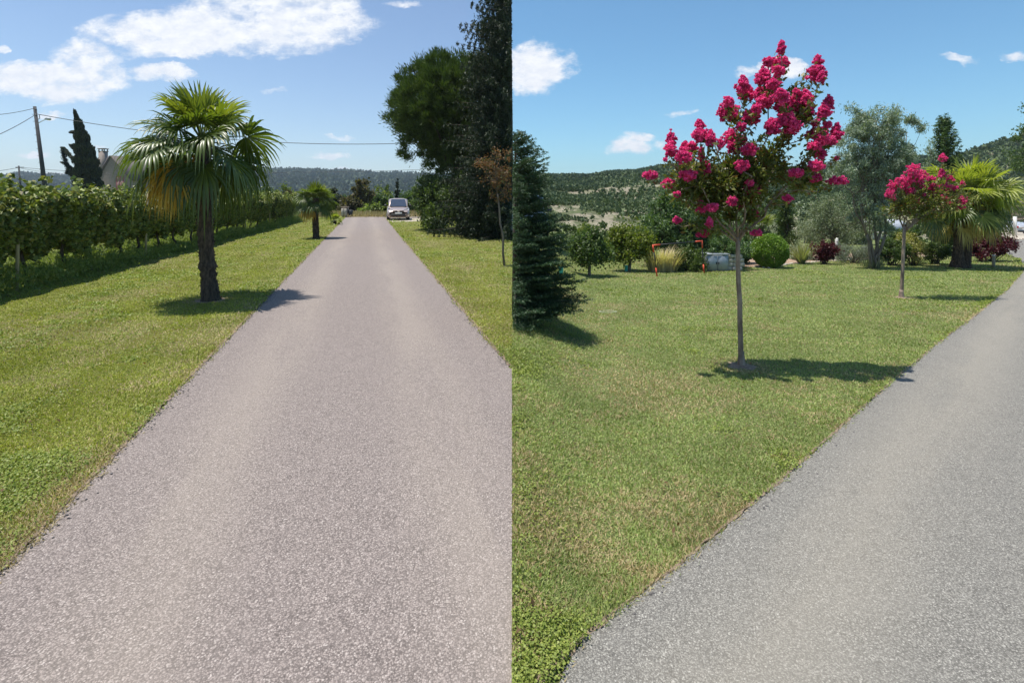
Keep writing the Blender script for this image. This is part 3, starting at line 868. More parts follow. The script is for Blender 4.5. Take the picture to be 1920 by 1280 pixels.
def gapR(p, rng):
    a = np.array([mnoise.noise(Vector((x / 14, y / 14, z / 9))) + .6 * mnoise.noise(Vector((x / 5, y / 5, z / 3 + 4))) for x, y, z in p])
    py = HY - (p[:, 2] - CAMH) / p[:, 1] * F
    px = p[:, 0] / p[:, 1] * F + CX
    rocky = 2.6 * np.exp(-((px - 1188) / 58) ** 2 - ((py - 358) / 19) ** 2) * (.55 + .45 * np.sin(px * .35 + py * .1)) + .9 * np.exp(-((px - 1560) / 60) ** 2 - ((py - 345) / 20) ** 2)
    band = np.abs(py - (403 - (px - 1100) * .02)) < 2.2
    return ((a < .34 - .75 * rocky - .20 * (py > 404)) & ~(band & (a > -.3)) & (p[:, 1] > 47)) | (rng.random(len(p)) < .05)


hill_woods('hillside_scrub', gr, 66000, 2.3, MT['hillwood'], 'dark green scrub woods covering the limestone hillside behind the garden', 4, nl=9, gapn=gapR)
SR2 = [(1700, 330), (1760, 310), (1800, 296), (1835, 282), (1885, 264), (1920, 255), (1990, 240), (2150, 225)]
gr2 = hill('near_hill', SR2, 120, 200, -7, MT['hill_r'], 1.2, 90, 40, 8, .8)
hill_woods('near_hill_scrub', gr2, 5200, 2.6, MT['hillwood'], 'green scrub woods on the rising hill at the right edge', 5, nl=9)
SL = [(-260, 330), (-60, 336), (0, 334), (40, 329), (110, 333), (170, 337), (260, 342), (380, 330), (440, 322), (500, 320), (560, 321), (620, 323), (660, 323), (700, 328), (745, 329), (800, 331), (860, 333), (980, 338)]
gl = hill('far_ridge', SL, 620, 1150, -2, MT['hill_l'], 5, 260, 36, 12, .8)
hill_woods('far_ridge_woods', gl, 15000, 9.5, MT['farwood'], 'distant bluish woodland covering the low ridge beyond the vineyard', 6, nl=6)

# ------------------------------------------------------------------ treeline and shrubs beyond the drive (left half)
def far_tree(px, py0, py1, w, Y, mat, label, seed, cat='tree', name='broadleaf_tree', L=.30, n=2600, grp='trees and hedges beyond the end of the driveway', bias=(0, 0, 0), shape=None):
    zb = gz((px - CX) / F * Y, Y)
    b = Vector(((px - CX) / F * Y, Y, zb)); s = Y / F
    h = (py1 - py0)
    ells = [pe(px, (py0 + py1) / 2, Y, w * .5, h * .5), pe(px - w * .25, py1 - h * .33, Y, w * .3, h * .3), pe(px + w * .25, py1 - h * .36, Y, w * .3, h * .3)]
    if shape == 'column': ells = [pe(px, py0 + h * q_, Y, w * .5 * min(1, .3 + q_ * 1.4), h * .12) for q_ in (.08, .2, .32, .44, .56, .68, .8, .92)]
    if shape == 'old': ells = [pe(px, (py0 + py1) / 2, Y, w * .5, h * .5), pe(px, py1 - h * .3, Y, w * .55, h * .3)]
    return leafy_tree(name, b, ells, MT[mat], MT['bark_dark'], label, cat, seed, 60 if shape else 26, n, w * s * .14, L, L * .62, max(.05, w * s * .03), group=grp, nbr=8, bias=bias)


FT = [(505, 352, 412, 62, 62, 'shrub', 'dark bushy tree rising left behind the second palm'), (545, 344, 410, 40, 60, 'brownleaf', 'brownish bare-looking tree just left of the second palm crown'),
      (590, 362, 408, 60, 58, 'shrub', 'low green tree directly behind the second palm trunk'), (632, 352, 402, 40, 66, 'cypress', 'small dark rounded tree right of the second palm crown'),
      (676, 334, 400, 42, 54, 'brownleaf', 'tall brown-leaved tree behind the stone meter pillar'), (655, 362, 404, 40, 52, 'brownleaf', 'low reddish brown shrubby tree above the meter pillar'),
      (712, 366, 400, 46, 58, 'fruit', 'low green bush behind the driveway end'), (728, 346, 392, 18, 80, 'shrub', 'narrow dark tree on the field left of the slim cypress'),
      (772, 352, 408, 44, 56, 'fruit', 'green tree right behind the parked car'), (800, 332, 408, 46, 50, 'shrub', 'tall leafy tree right of the parked car'),
      (698, 384, 404, 34, 50, 'weed', 'pale green low shrub at the driveway end'), (735, 384, 402, 30, 49, 'fruity', 'yellow green low shrub left of the parked car'),
      (468, 350, 400, 52, 75, 'shrub', 'dark far tree between the two palms'), (428, 356, 396, 48, 80, 'fruit', 'far green tree seen right of the large palm trunk'), (335, 356, 390, 70, 82, 'shrub', 'far dark tree left of the large palm trunk'),
      (75, 350, 372, 34, 95, 'cypress', 'small dark far tree right of the utility pole foot'), (20, 352, 372, 50, 105, 'fruit', 'low far tree near the left frame edge'), (850, 350, 410, 60, 52, 'shrub', 'dark tree behind the umbrella pine trunk'), (905, 355, 410, 60, 54, 'shrub', 'dark tree behind the hanging spruce')]
for i, (px, a, b, w, Y, m, lab) in enumerate(FT): far_tree(px, a, b, w, Y, m, lab, 100 + i)
for i, px in enumerate(range(470, 940, 30)):
    far_tree(px, 350 + (i * 7) % 13, 404, 50, 64 + (i * 5) % 9, ('shrub', 'fruit', 'fruity')[i % 3], 'low leafy tree of the unbroken hedge line across the end of the lawn', 160 + i, name='hedge_tree', L=.32, n=1800)
far_tree(745, 330, 385, 8, 62, 'cypress', 'very slim dark cypress behind the parked car', 130, name='slim_cypress', L=.2, n=1500, shape='column')
# field behind
o = hill('far_meadow', [(560, 385), (700, 378), (780, 380), (900, 384)], 75, 170, -.1, MT['field'], .3, 30, 10, 5)

def tall_grass(name, pts, n, h, mat, label, seed, spread=.4, w=.012, cat='weeds'):
    rng = np.random.default_rng(seed); pts = np.array(pts, float)
    seg = rng.integers(0, len(pts) - 1, n); t = rng.random((n, 1))
    p = pts[seg, :2] * (1 - t) + pts[seg + 1, :2] * t + rng.normal(size=(n, 2)) * spread
    z = gzv(p[:, 0], p[:, 1]); P3 = np.column_stack([p, z])
    hh = h * rng.uniform(.4, 1.2, n)
    d = rng.normal(size=(n, 3)) * .35; d[:, 2] = 1
    d /= np.linalg.norm(d, axis=1)[:, None]
    mb = MB(); mb.leaves(P3 + d * hh[:, None] * .5, hh[:, None], w, rng, dirs=d * 4, jit=.0)
    return single(name, mb, mat, (0, 0, 0), label, cat, kind='stuff')


tall_grass('wild_grass', [(-26, 47), (-14, 46.5), (-8, 48)], 9000, .35, MT['dry'], 'wild green grass bank at the far end of the driveway', 31, 1.2, .06)
tall_grass('dry_bank_grass', [(-18, 49), (-8, 49)], 5000, .5, MT['dry'], 'dry straw coloured grass bank behind the driveway end', 32, 1.2, .06)

# ------------------------------------------------------------------ vineyard row
VA = Vector((-8.45, 8.3, 0)); VB = Vector((-15.3, 37.5, 0)); vdir = (VB - VA).normalized()
vn = Vector((vdir.y, -vdir.x, 0))


def make_vine(seed, lab):
    rng = np.random.default_rng(seed)
    r = root('grapevine', (0, 0, 0), lab, 'grapevine', 'grapevines trained in the row beside the left lawn')
    n = 5200
    t = rng.uniform(-.62, .62, n); hgt = rng.beta(1.35, 1.25, n)
    top = 1.57 + .12 * np.sin(t * 7 + seed) + .06 * np.sin(t * 17 + seed * 2)
    low = .62 + .15 * np.sin(t * 6 + seed * 3)
    z = low + (top - low) * hgt + rng.normal(size=n) * .03
    th = (.13 + .20 * np.clip((z - .6) / .7, 0, 1) + .06 * np.sin(t * 5 + z * 4 + seed)) * (1 - .30 * np.clip((z - 1.45) / .3, 0, 1))
    w = np.sign(rng.normal(size=n)) * th * rng.random(n) ** .45
    p = np.stack([w, t, z], 1)
    shoots = rng.integers(5, 10)
    ex = []
    for _ in range(shoots):
        a = rng.uniform(-.6, .6); L = rng.uniform(.10, .34); k = 10; q = rng.random(k)
        ex.append(np.stack([rng.normal() * .12 + rng.normal(size=k) * .04 + q * 0, a + rng.normal() * .1 * q + rng.normal(size=k) * .04, 1.68 + q * L], 1))
    p = np.concatenate([p] + ex)
    d = np.stack([np.sign(p[:, 0]) * .9, rng.normal(size=len(p)) * .5, rng.normal(size=len(p)) * .5 - .2], 1)
    mb = MB(); mb.leaves(p, .090, .082, rng, dirs=d)
    tb = MB()
    ln = rng.normal() * .12
    limb(tb, (0, ln, -.04), (0, 0, .75), .038, .026, rng, 6, .06, 0, 7)
    limb(tb, (0, 0, .74), (0, .5, .84), .018, .009, rng, 4, .05, 0, 5); limb(tb, (0, 0, .74), (0, -.5, .85), .018, .009, rng, 4, .05, 0, 5)
    part('trunk', tb, MT['bark_dark'], r, True); part('foliage', mb, MT['vine'], r)
    return r


VGEN = 'leafy green grapevine with a dark gnarled trunk, in the trimmed row along the left lawn'
variants = [make_vine(40 + k, VGEN) for k in range(5)]
rngv = np.random.default_rng(77)
L = (VB - VA).length; nv = int(L / 1.12)
k0 = 0
for k in range(-2, nv + 1):
    p = VA + vdir * (k * 1.12)
    o = variants[k0] if k0 < 5 else copy_tree(variants[k0 % 5])
    k0 += 1
    o.location = p + vn * rngv.normal() * .05
    o.rotation_euler = (0, 0, math.atan2(vdir.y, vdir.x) - PI / 2 + (PI if rngv.random() < .5 else 0))
    o.scale = (1, 1, rngv.uniform(.95, 1.05))
    o['label'] = VGEN
# the row behind, seen through gaps
for k in range(-1, nv, 1):
    p = VA - vn * 2.3 + vdir * (k * 1.12 + .4)
    o = copy_tree(variants[k % 5]); o.location = p; o.rotation_euler = (0, 0, math.atan2(vdir.y, vdir.x) - PI / 2)
    o['label'] = 'green grapevine of the second row, behind the row that borders the left lawn'; o['group'] = 'grapevines in the second row'
for k in range(6):
    p = VA + vdir * (k * 4.9 + .7) + vn * .12
    mb = MB(); mb.tube([p - Vector((0, 0, .1)), p + Vector((.02, 0, 1.2)), p + Vector((.05, .03, 1.72))], [.028, .026, .024], 7)
    single('vineyard_stake', mb, MT['wood'], p, 'slender wooden stake standing among the grapevine trunks of the first row', 'stake', 'stakes in the vine row')
def weed_mass(name, a, b_, n, wd, h, label, seed):
    rng = np.random.default_rng(seed); a = np.array(a); b_ = np.array(b_); t = rng.random((n, 1))
    p = a * (1 - t) + b_ * t; off = rng.normal(size=n) * wd
    p[:, 0] += off * vn.x; p[:, 1] += off * vn.y
    hh = h * .8 * (.25 + vnoise(p[:, 0], p[:, 1], 2.2, seed) * 1.1) * rng.random(n) ** .8
    p[:, 2] = hh
    d = rng.normal(size=(n, 3)); d[:, 2] = np.abs(d[:, 2]) + .6
    mb = MB(); mb.leaves(p, .075, .022, rng, dirs=d)
    single(name, mb, MT['weed'], (0, 0, 0), label, 'weeds', kind='stuff')


weed_mass('vineyard_weeds', VA - vdir * 3, VB, 60000, .20, .50, 'sunlit green weeds growing along the foot of the first vine row', 33)
weed_mass('vineyard_weeds', VA - vdir * 3 - vn * 1.2, VB - vn * 1.2, 50000, .45, .55, 'sunlit green weeds growing between the two vine rows', 34)

for h_, lab in ((.80, 'lower trellis wire strung along the first vine row'), (1.35, 'upper trellis wire strung along the first vine row')):
    a_ = VA - vdir * 2 + vn * .05 + Vector((0, 0, h_)); mb = MB(); mb.tube([a_.lerp(VB + Vector((0, 0, h_)), t) for t in (0, .25, .5, .75, 1)], .004, 4); single('trellis_wire', mb, MT['wire'], a_, lab, 'wire')

# ------------------------------------------------------------------ palms (left half)
b = G(395, 563)
tp = P(378, 258, b.y)
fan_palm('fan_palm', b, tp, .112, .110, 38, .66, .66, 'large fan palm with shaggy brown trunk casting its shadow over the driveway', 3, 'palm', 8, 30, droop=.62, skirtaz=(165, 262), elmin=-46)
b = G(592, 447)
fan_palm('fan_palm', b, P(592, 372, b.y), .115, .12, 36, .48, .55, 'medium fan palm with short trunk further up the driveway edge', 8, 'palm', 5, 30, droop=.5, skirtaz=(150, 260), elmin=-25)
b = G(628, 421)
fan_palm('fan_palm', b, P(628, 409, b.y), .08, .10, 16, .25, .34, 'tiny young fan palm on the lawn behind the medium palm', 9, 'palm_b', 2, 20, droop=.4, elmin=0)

# ------------------------------------------------------------------ pine, spruce, shrubs beside the drive
clipL = lambda p: p[:, 0] < -0.015
rng = np.random.default_rng(12)
Yp = 27.0; b = G(868, 434); b = Vector(((868 - CX) / F * Yp, Yp, 0))
pr = root('umbrella_pine', b, 'broad umbrella pine with rounded green crown over the hedge right of the driveway', 'pine tree')
ells = [pe(850, 290, Yp, 60, 40), pe(850, 205, Yp, 105, 98), pe(800, 190, Yp, 72, 68), pe(775, 225, Yp, 52, 62), pe(840, 145, Yp, 72, 48), pe(905, 200, Yp, 80, 95), pe(800, 275, Yp, 52, 38)]
cc, pts, out = ell_pts(rng, ells, 1100, 170000, .27, .20)
f = clipL(pts) & ~((pts[:, 2] < P(0, 295, Yp).z) & (rng.random(len(pts)) < .4)); pts = pts[f]; out = out[f]
mb = MB(); d = out + np.array([0, 0, .9]); mb.leaves(pts, .19, .036, rng, dirs=d * 2)
tb = MB(); fk = P(862, 335, Yp); limb(tb, b - Vector((0, 0, .1)), fk, .26, .2, rng, 5, .02, sides=10)
for c in cc[::13]:
    if c[0] < -.1: limb(tb, fk.lerp(P(862, 250, Yp), rng.random() * .6), c, .09, .02, rng, 5, .08, .05, 6)
part('trunk', tb, MT['bark_dark'], pr, True); part('crown', mb, MT['pine'], pr)
Ys = 22.0
conifer('drooping_spruce', ((955 - CX) / F * Ys, Ys, 0), 13.5, 2.55, 'very tall dark spruce with hanging twigs rising out of the top of the picture', 21, MT['spruce'], 56, 11, .22, .34, (.14, .034), 26, .75, clipL, .55, .2, .03, .35, .10, sp=.22, fill=([pe(935, 150, 22, 55, 190), pe(930, 330, 22, 62, 110), pe(905, 400, 22, 60, 45)], 60000, .35))
SH = [([pe(895, 375, 24, 62, 60), pe(850, 390, 24.5, 52, 46), pe(835, 350, 25.5, 46, 34), pe(815, 372, 25.5, 28, 34)], 'shrub', 'dense mixed green hedge mass below the umbrella pine', (880, 433), 30000, .12),
      ([pe(925, 405, 21.3, 48, 46), pe(905, 430, 21, 40, 22)], 'spruce', 'dark conifer hedge beneath the hanging spruce', (925, 447), 15000, .10),
      ([pe(815, 395, 27, 26, 40), pe(818, 420, 26.5, 20, 16)], 'fruity', 'light green leafy bush at the left corner of the hedge', (815, 430), 6000, .11)]
for i, (e, m, lab, g, n, l) in enumerate(SH):
    bush('hedge_shrub', e, MT[m], lab, 'shrub', 200 + i, 120, n, .35, l, l * .6, base=G(*g), clip=clipL)
# small rusty tree
b = G(946, 498)
leafy_tree('young_rusty_tree', b, [pe(945, 320, b.y, 36, 48), pe(925, 315, b.y, 30, 34), pe(940, 355, b.y, 22, 26), pe(905, 312, b.y, 16, 18)], MT['rust'], MT['bark'], 'young rusty brown-leaved tree with a thin bare trunk on the lawn by the hedge', 'tree', 61, 60, 2100, .12, .055, .03, .028, fork=.78, clip=clipL, nbr=30)

# ------------------------------------------------------------------ house, cypress, poles and wires
def house():
    Y = 100.0
    r = root('gabled_house', ((214 - CX) / F * Y, Y, 0), 'rendered house with a steep dark roof and gable wall behind the vineyard', 'house')
    A = P(182, 339, Y); B = P(246, 335, Y); T = P(210, 293, Y); Z = Vector((0, 0, 1)); D = Vector((6.5, 10, 0))
    mb = MB(); g = [Vector((A.x, Y, -.1)), Vector((B.x, Y, -.1)), B, T, A]
    v = g + [p + D for p in g]
    mb.add([tuple(p) for p in v], [(0, 1, 2, 4), (5, 9, 7, 6), (1, 6, 7, 2), (0, 4, 9, 5)], [(4, 2, 3), (9, 8, 7)])
    part('wall', mb, MT['wall'], r)
    rb = MB()
    for e in (A, B):
        dv = (e - T).normalized(); o = dv * .55; n = Vector((-dv.z, 0, dv.x)); n = n if n.z > 0 else -n
        c = [T + n * .03, e + o + n * .03, e + o + D + n * .03, T + D + n * .03]; c = [c[0] - D * .03, c[1] - D * .03, c[2], c[3]]
        v = c + [p + n * .16 for p in c]
        rb.add([tuple(p) for p in v], [(0, 1, 2, 3), (4, 7, 6, 5), (0, 4, 5, 1), (1, 5, 6, 2), (2, 6, 7, 3), (3, 7, 4, 0)])
    rf = part('roof', rb, MT['roof'], r)
    cb = MB(); c = P(193.5, 305, Y + 1.2)
    cb.box((c.x, c.y, c.z - .6), (1.15, .9, 5.4))
    z = c.z + 2.1
    cb.box((c.x, c.y, z + .06), (1.32, 1.05, .12))
    for sx in (-.5, .5):
        for sy in (-.4, .4): cb.box((c.x + sx, c.y + sy, z + .3), (.14, .14, .36))
    cb.box((c.x, c.y, z + .55), (1.4, 1.15, .14))
    part('chimney', cb, MT['wall'], rf)
    wb = MB(); w0 = P(218.5, 331, Y); w1 = P(232, 366, Y); xc = (w0.x + w1.x) / 2; W = w1.x - w0.x; H = w0.z - w1.z
    wb.box((xc, Y - .02, (w0.z + w1.z) / 2), (.12, .1, H))
    wb.box((xc, Y - .03, w0.z), (W, .1, .08)); wb.box((w0.x, Y - .03, (w0.z + w1.z) / 2), (.06, .1, H)); wb.box((w1.x, Y - .03, (w0.z + w1.z) / 2), (.06, .1, H))
    w = part('window', wb, MT['shutter'], r)
    sb = MB(); sb.box((xc - W / 4, Y - .015, (w0.z + w1.z) / 2), (W / 2 - .1, .05, H)); sb.box((xc + W / 4, Y - .015, (w0.z + w1.z) / 2), (W / 2 - .1, .05, H))
    m2 = mat_solid('faded_shutter', (.38, .20, .20), .7, .1)
    part('shutter', sb, m2, w)


house()
# leaning cypress with side plumes
rng = np.random.default_rng(33); Y = 60.0
r = root('leaning_cypress', ((166 - CX) / F * Y, Y, 0), 'dark leaning cypress with ragged plumes beside the gabled house', 'cypress')
mb = MB(); tb = MB()
axis = [(167, 372), (165, 340), (163, 310), (158, 280), (151, 245), (140, 211)]
wid = [19, 20, 18.5, 14, 8, 1.2]
tb.tube([Vector(((167 - CX) / F * Y, Y, 0))] + [P(x, y, Y) for x, y in axis], [.3, .3, .25, .2, .15, .08, .02], 8)
n = 42000; t = rng.uniform(0, 5, n) ** 1.0
ax = np.interp(t, range(6), [a[0] for a in axis]); ay = np.interp(t, range(6), [a[1] for a in axis]); wd = np.interp(t, range(6), wid) * (1 + .16 * np.sin(t * 9) + .08 * np.sin(t * 23))
th = rng.uniform(0, 2 * PI, n); rr = rng.random(n) ** .35
px = ax + np.cos(th) * rr * wd; dy = np.sin(th) * rr * wd * Y / F
pts = np.stack([(px - CX) / F * Y, Y + dy, CAMH - (ay + rng.normal(size=n) * 2 - HY) / F * Y], 1)
DD = np.stack([np.cos(th) * .35 - .2, np.sin(th) * .3, np.ones(n)], 1)
mb.leaves(pts, .34, .10, rng, dirs=DD * 3)
for path, w0 in (([(152, 335), (140, 322), (128, 311), (117, 304)], 3.6), ([(152, 345), (140, 332), (130, 322), (118, 308), (117, 275 + 0)][:3] + [(121, 297), (117, 277)], 7), ([(158, 300), (148, 290), (133, 271)], 3.4), ([(158, 275), (150, 255), (145, 246), (136, 247), (134, 250)], 3.0), ([(152, 330), (143, 305), (128, 288), (118, 276)], 4.6), ([(150, 345), (138, 320), (129, 320), (127, 326)], 2.4), ([(155, 290), (150, 278), (143, 270), (134, 274)], 2.6)):
    m_ = len(path) - 1; k = 3200; w0 *= .72; tt = rng.uniform(0, m_, k)
    ax = np.interp(tt, range(m_ + 1), [a[0] for a in path]); ay = np.interp(tt, range(m_ + 1), [a[1] for a in path]); wd = w0 * (1 - tt / m_ * .75)
    th = rng.uniform(0, 2 * PI, k); rr = rng.random(k) ** .5
    pts = np.stack([(ax + np.cos(th) * rr * wd - CX) / F * Y, Y + rng.normal(size=k) * .15, CAMH - (ay + np.sin(th) * rr * wd - HY) / F * Y], 1)
    mb.leaves(pts, .20, .06, rng, dirs=np.stack([-np.ones(k) * .8, rng.normal(size=k) * .3, np.ones(k) * .6], 1) * 2)
part('trunk', tb, MT['bark_dark'], r, True); part('foliage', mb, MT['cypress'], r)

Y = 45.0
r = root('utility_pole', ((91 - CX) / F * Y, Y, 0), 'tall dark leaning utility pole carrying a street lamp behind the vines', 'utility pole')
mb = MB(); mb.tube([(((92 - CX) / F * Y), Y, -.2), P(65, 200, Y)], [.19, .115], 12)
for i in range(14):
    t = .12 + i * .062; p = Vector(((92 - CX) / F * Y, Y, 0)).lerp(P(65, 200, Y), t); mb.box((p.x + .02, p.y - .16, p.z), (.34, .03, .03))
part('mast', mb, MT['pole'], r, True)
mb = MB(); mb.tube([P(70, 232, Y), P(79, 227, Y - .3), P(88, 223, Y - .5)], .03, 6); part('lamp_arm', mb, MT['lampgrey'], r)
mb = MB(); p = P(90.5, 223.5, Y - .5); mb.tube([p + Vector((-.3, 0, .02)), p + Vector((-.12, 0, .04)), p + Vector((.14, 0, 0)), p + Vector((.24, 0, -.03))], [.04, .12, .12, .04], 8); part('lamp_head', mb, MT['lampgrey'], r, True)
mb = MB()
for a, b_ in ((202, 207), (213, 218)): mb.tube([P(65, a, Y - .15), P(68.5, b_, Y - .3)], .05, 6)
mb.tube([P(71, 214, Y), P(74, 216, Y), P(74.5, 222, Y), P(72, 224, Y)], .025, 6)
part('insulator', mb, MT['black'], r)
Y2 = 90.0
r = root('utility_pole', ((42 - CX) / F * Y2, Y2, 0), 'small distant utility pole with a short crossarm near the left frame edge', 'utility pole')
mb = MB(); mb.tube([((42 - CX) / F * Y2, Y2, -.2), P(35, 311, Y2)], [.16, .12], 8); part('mast', mb, MT['pole'], r, True)
mb = MB(); mb.box(tuple(P(37, 314, Y2)), (1.35, .12, .14)); part('crossarm', mb, MT['pole'], r)


def wire(pts, rad, label, sag=0.0, grp=None):
    a, b_ = Vector(pts[0]), Vector(pts[1]); n = 24; ps = []
    for i in range(n + 1):
        t = i / n; p = a.lerp(b_, t); p.z -= sag * 4 * t * (1 - t); ps.append(p)
    mb = MB(); mb.tube(ps, rad, 5); single('overhead_cable', mb, MT['wire'], a, label, 'cable', grp)


wire((P(65, 203, Y), P(-60, 217, 40)), .022, 'upper overhead cable running left from the tall utility pole', .2)
wire((P(65, 216, Y), P(-60, 275, 36)), .026, 'lower overhead cable sloping down left from the tall utility pole', .2)
wire((P(74, 215, Y), P(860, 264, 47)), .028, 'long thick overhead cable from the tall pole behind the large palm to the pine', 1.15)
wire((P(36, 314, Y2), P(-80, 325, 86)), .035, 'overhead cable running left from the small distant pole', .3)
wire((P(38, 314, Y2), P(560, 322, 95)), .03, 'thin overhead cable crossing right from the small distant pole past the leaning cypress', .9)
wire((P(40, 316, Y2), P(240, 326, 92)), .025, 'thin lower cable crossing in front of the leaning cypress', .6)
wire((P(560, 323, 95), P(870, 314, 90)), .03, 'thin overhead cable above the distant ridge left of the pine', .2)

# meter pillar at the drive end
Yg = 44.5; r = root('meter_pillar', ((648 - CX) / F * Yg, Yg, 0), 'small stone pillar with pale meter cabinets at the far left end of the driveway', 'pillar')
mb = MB(); s = Yg / F; p = P(647, 398, Yg)
mb.box((p.x, Yg, .42), (12 * s, .5, .84), 0, .03); mb.box((p.x, Yg, .87), (13 * s, .56, .07), 0, .02); part('masonry', mb, MT['brownwall'], r)
mb = MB(); mb.box((p.x - .13, Yg - .27, .45), (.2, .05, .6), 0, .01); mb.box((p.x + .12, Yg - .27, .45), (.2, .05, .6), 0, .01); part('cabinet', mb, MT['stone'], r)
p = P(657, 399, Yg); r = root('mailbox', (p.x, Yg, 0), 'dark box beside the stone meter pillar', 'mailbox'); mb = MB(); mb.box((p.x, Yg, .36), (.34, .3, .5), 0, .03); part('box', mb, MT['black'], r)
mb = MB(); mb.tube([(p.x, Yg, -.02), (p.x, Yg, .12)], .05, 8); part('post', mb, MT['black'], r)

# ------------------------------------------------------------------ cars
def loft(mb, st):
    V = []; n = 12
    for (y, zl, zt, w, wt) in st:
        ring = [(-w * .82, zl), (-w * .97, zl + .08), (-w, zl + (zt - zl) * .45), (-w * .97, zt - .12 * (zt - zl)), (-wt, zt - .03), (-wt * .5, zt), (wt * .5, zt), (wt, zt - .03), (w * .97, zt - .12 * (zt - zl)), (w, zl + (zt - zl) * .45), (w * .97, zl + .08), (w * .82, zl)]
        V += [(x, y, z) for x, z in ring]
    q = [(j * n + i, j * n + (i + 1) % n, (j + 1) * n + (i + 1) % n, (j + 1) * n + i) for j in range(len(st) - 1) for i in range(n)]
    m = (len(st) - 1) * n
    for i in range(5): q.append((i, 10 - i, 11 - i, i) if False else (i, i + 1, 10 - i, 11 - i)); q.append((m + i, m + 11 - i, m + 10 - i, m + i + 1))
    mb.add(V, q)


def car(loc, rz, label, paint, body='mpv', w=1.62, h=1.6, L=4.0, rear=False):
    r = root('parked_car', loc, label, 'car')
    hw = w / 2
    B = MB(); hood = .92 if body == 'mpv' else .90; bl = .98
    loft(B, [(0, .30, .62, hw * .80, hw * .62), (.05, .22, .70, hw * .90, hw * .74), (.22, .19, .78, hw * .97, hw * .82), (.6, .19, hood - .02, hw, hw * .84), (1.05, .2, bl, hw, hw * .88), (2.2, .2, bl + .03, hw, hw * .9), (L - .45, .2, bl + .05, hw, hw * .88), (L - .1, .22, bl, hw * .97, hw * .84), (L, .3, .85, hw * .9, hw * .75)])
    part('body', B, paint, r, False, off=(0, 0, 0))
    Cb = MB(); rf = h
    ws0, ws1 = (.95, 1.72) if body == 'mpv' else (1.15, 1.95)
    loft(Cb, [(ws0, bl - .08, bl - .02, hw * .86, hw * .80), (ws0 + (ws1 - ws0) * .55, bl - .05, bl + (rf - bl) * .56, hw * .86, hw * .72), (ws1, bl - .05, rf - .03, hw * .87, hw * .62), (2.5, bl - .05, rf, hw * .87, hw * .62), (L - .75, bl - .05, rf - .03, hw * .86, hw * .6), (L - .28, bl - .05, bl + (rf - bl) * .45, hw * .85, hw * .7), (L - .08, bl - .08, bl + .0, hw * .84, hw * .74)])
    part('roof', Cb, paint, r, False, off=(0, 0, 0))
    g = MB()
    def quad(pts): g.add(pts, [(0, 1, 2, 3)])
    e = .03
    za, zb_ = bl + .03, rf - .10
    ya = ws0 + .02 - e; ym = ws1 - .10 - e
    g.add([(-hw * .74, ya - .02, za), (hw * .74, ya - .02, za), (hw * .68, ws0 + (ws1 - ws0) * .55 - .05, bl + (rf - bl) * .60), (-hw * .68, ws0 + (ws1 - ws0) * .55 - .05, bl + (rf - bl) * .60), (hw * .60, ym, zb_ + .03), (-hw * .60, ym, zb_ + .03)], [(0, 1, 2, 3), (3, 2, 4, 5)])
    part('windscreen', g, MT['glass'], r, off=(0, 0, 0))
    g = MB(); g.add([(-hw * .68, L - .20, bl + .12), (-hw * .60, L - .62, rf - .10), (hw * .60, L - .62, rf - .10), (hw * .68, L - .20, bl + .12)], [(0, 1, 2, 3)]); part('rear_window', g, MT['glass'], r, off=(0, 0, 0))
    for sx in (-1, 1):
        for y0, y1 in ((ws1 - .05, 2.35), (2.43, L - .95)):
            g = MB(); g.add([(sx * hw * .885, y0, bl + .06), (sx * hw * .885, y1, bl + .06), (sx * hw * .80, y1 - .03, rf - .14), (sx * hw * .80, y0 + .12, rf - .14)], [(0, 1, 2, 3)]); part('side_window', g, MT['glass'], r, off=(0, 0, 0))
        for y in (.78, L - .78):
            t = MB(); t.tube([(sx * (hw - .2), y, .31), (sx * (hw - .19), y, .31), (sx * (hw - .02), y, .31), (sx * (hw + .01), y, .31)], [.26, .31, .31, .27], 20)
            tw = part('wheel', t, MT['rubber'], r, off=(0, 0, 0))
            t = MB(); t.tube([(sx * (hw - .0), y, .31), (sx * (hw + .02), y, .31)], [.2, .17], 14); part('rim', t, MT['chrome'], tw, off=(0, 0, 0))
        hb = MB(); hb.add([(sx * hw * .50, .10, .63), (sx * hw * .84, .17, .60), (sx * hw * .90, .40, .80), (sx * hw * .80, .42, .86), (sx * hw * .55, .12, .74)], [(0, 1, 2, 3)], [(0, 3, 4)])
        V = np.array([(sx * hw * .46, .0, .60), (sx * hw * .86, .10, .58), (sx * hw * .93, .36, .80), (sx * hw * .84, .40, .88), (sx * hw * .50, .08, .76)])
        V2 = V + np.array([0, .12, 0]); hb = MB(); hb.add(np.concatenate([V, V2]), [(i, (i + 1) % 5, 5 + (i + 1) % 5, 5 + i) for i in range(5)] + [(0, 1, 2, 3)], [(0, 3, 4)])
        part('headlight', hb, MT['lens'], r, off=(0, 0, 0))
        tb = MB(); tb.box((sx * hw * .84, L - .06, .86), (.17, .14, .26), 0, .03); part('tail_light', tb, MT['lens_red'], r, off=(0, 0, 0))
        m = MB(); m.box((sx * (hw + .10), ws0 + .35, bl + .09), (.2, .1, .14), 0, .03); m.tube([(sx * (hw - .02), ws0 + .36, bl + .02), (sx * (hw + .05), ws0 + .35, bl + .07)], .02, 5); part('wing_mirror', m, MT['black'], r, off=(0, 0, 0))
        gb = MB(); gb.box((sx * hw * .28, .005, .665), (hw * .38, .07, .085), 0, .01); part('grille', gb, MT['black'], r, off=(0, 0, 0))
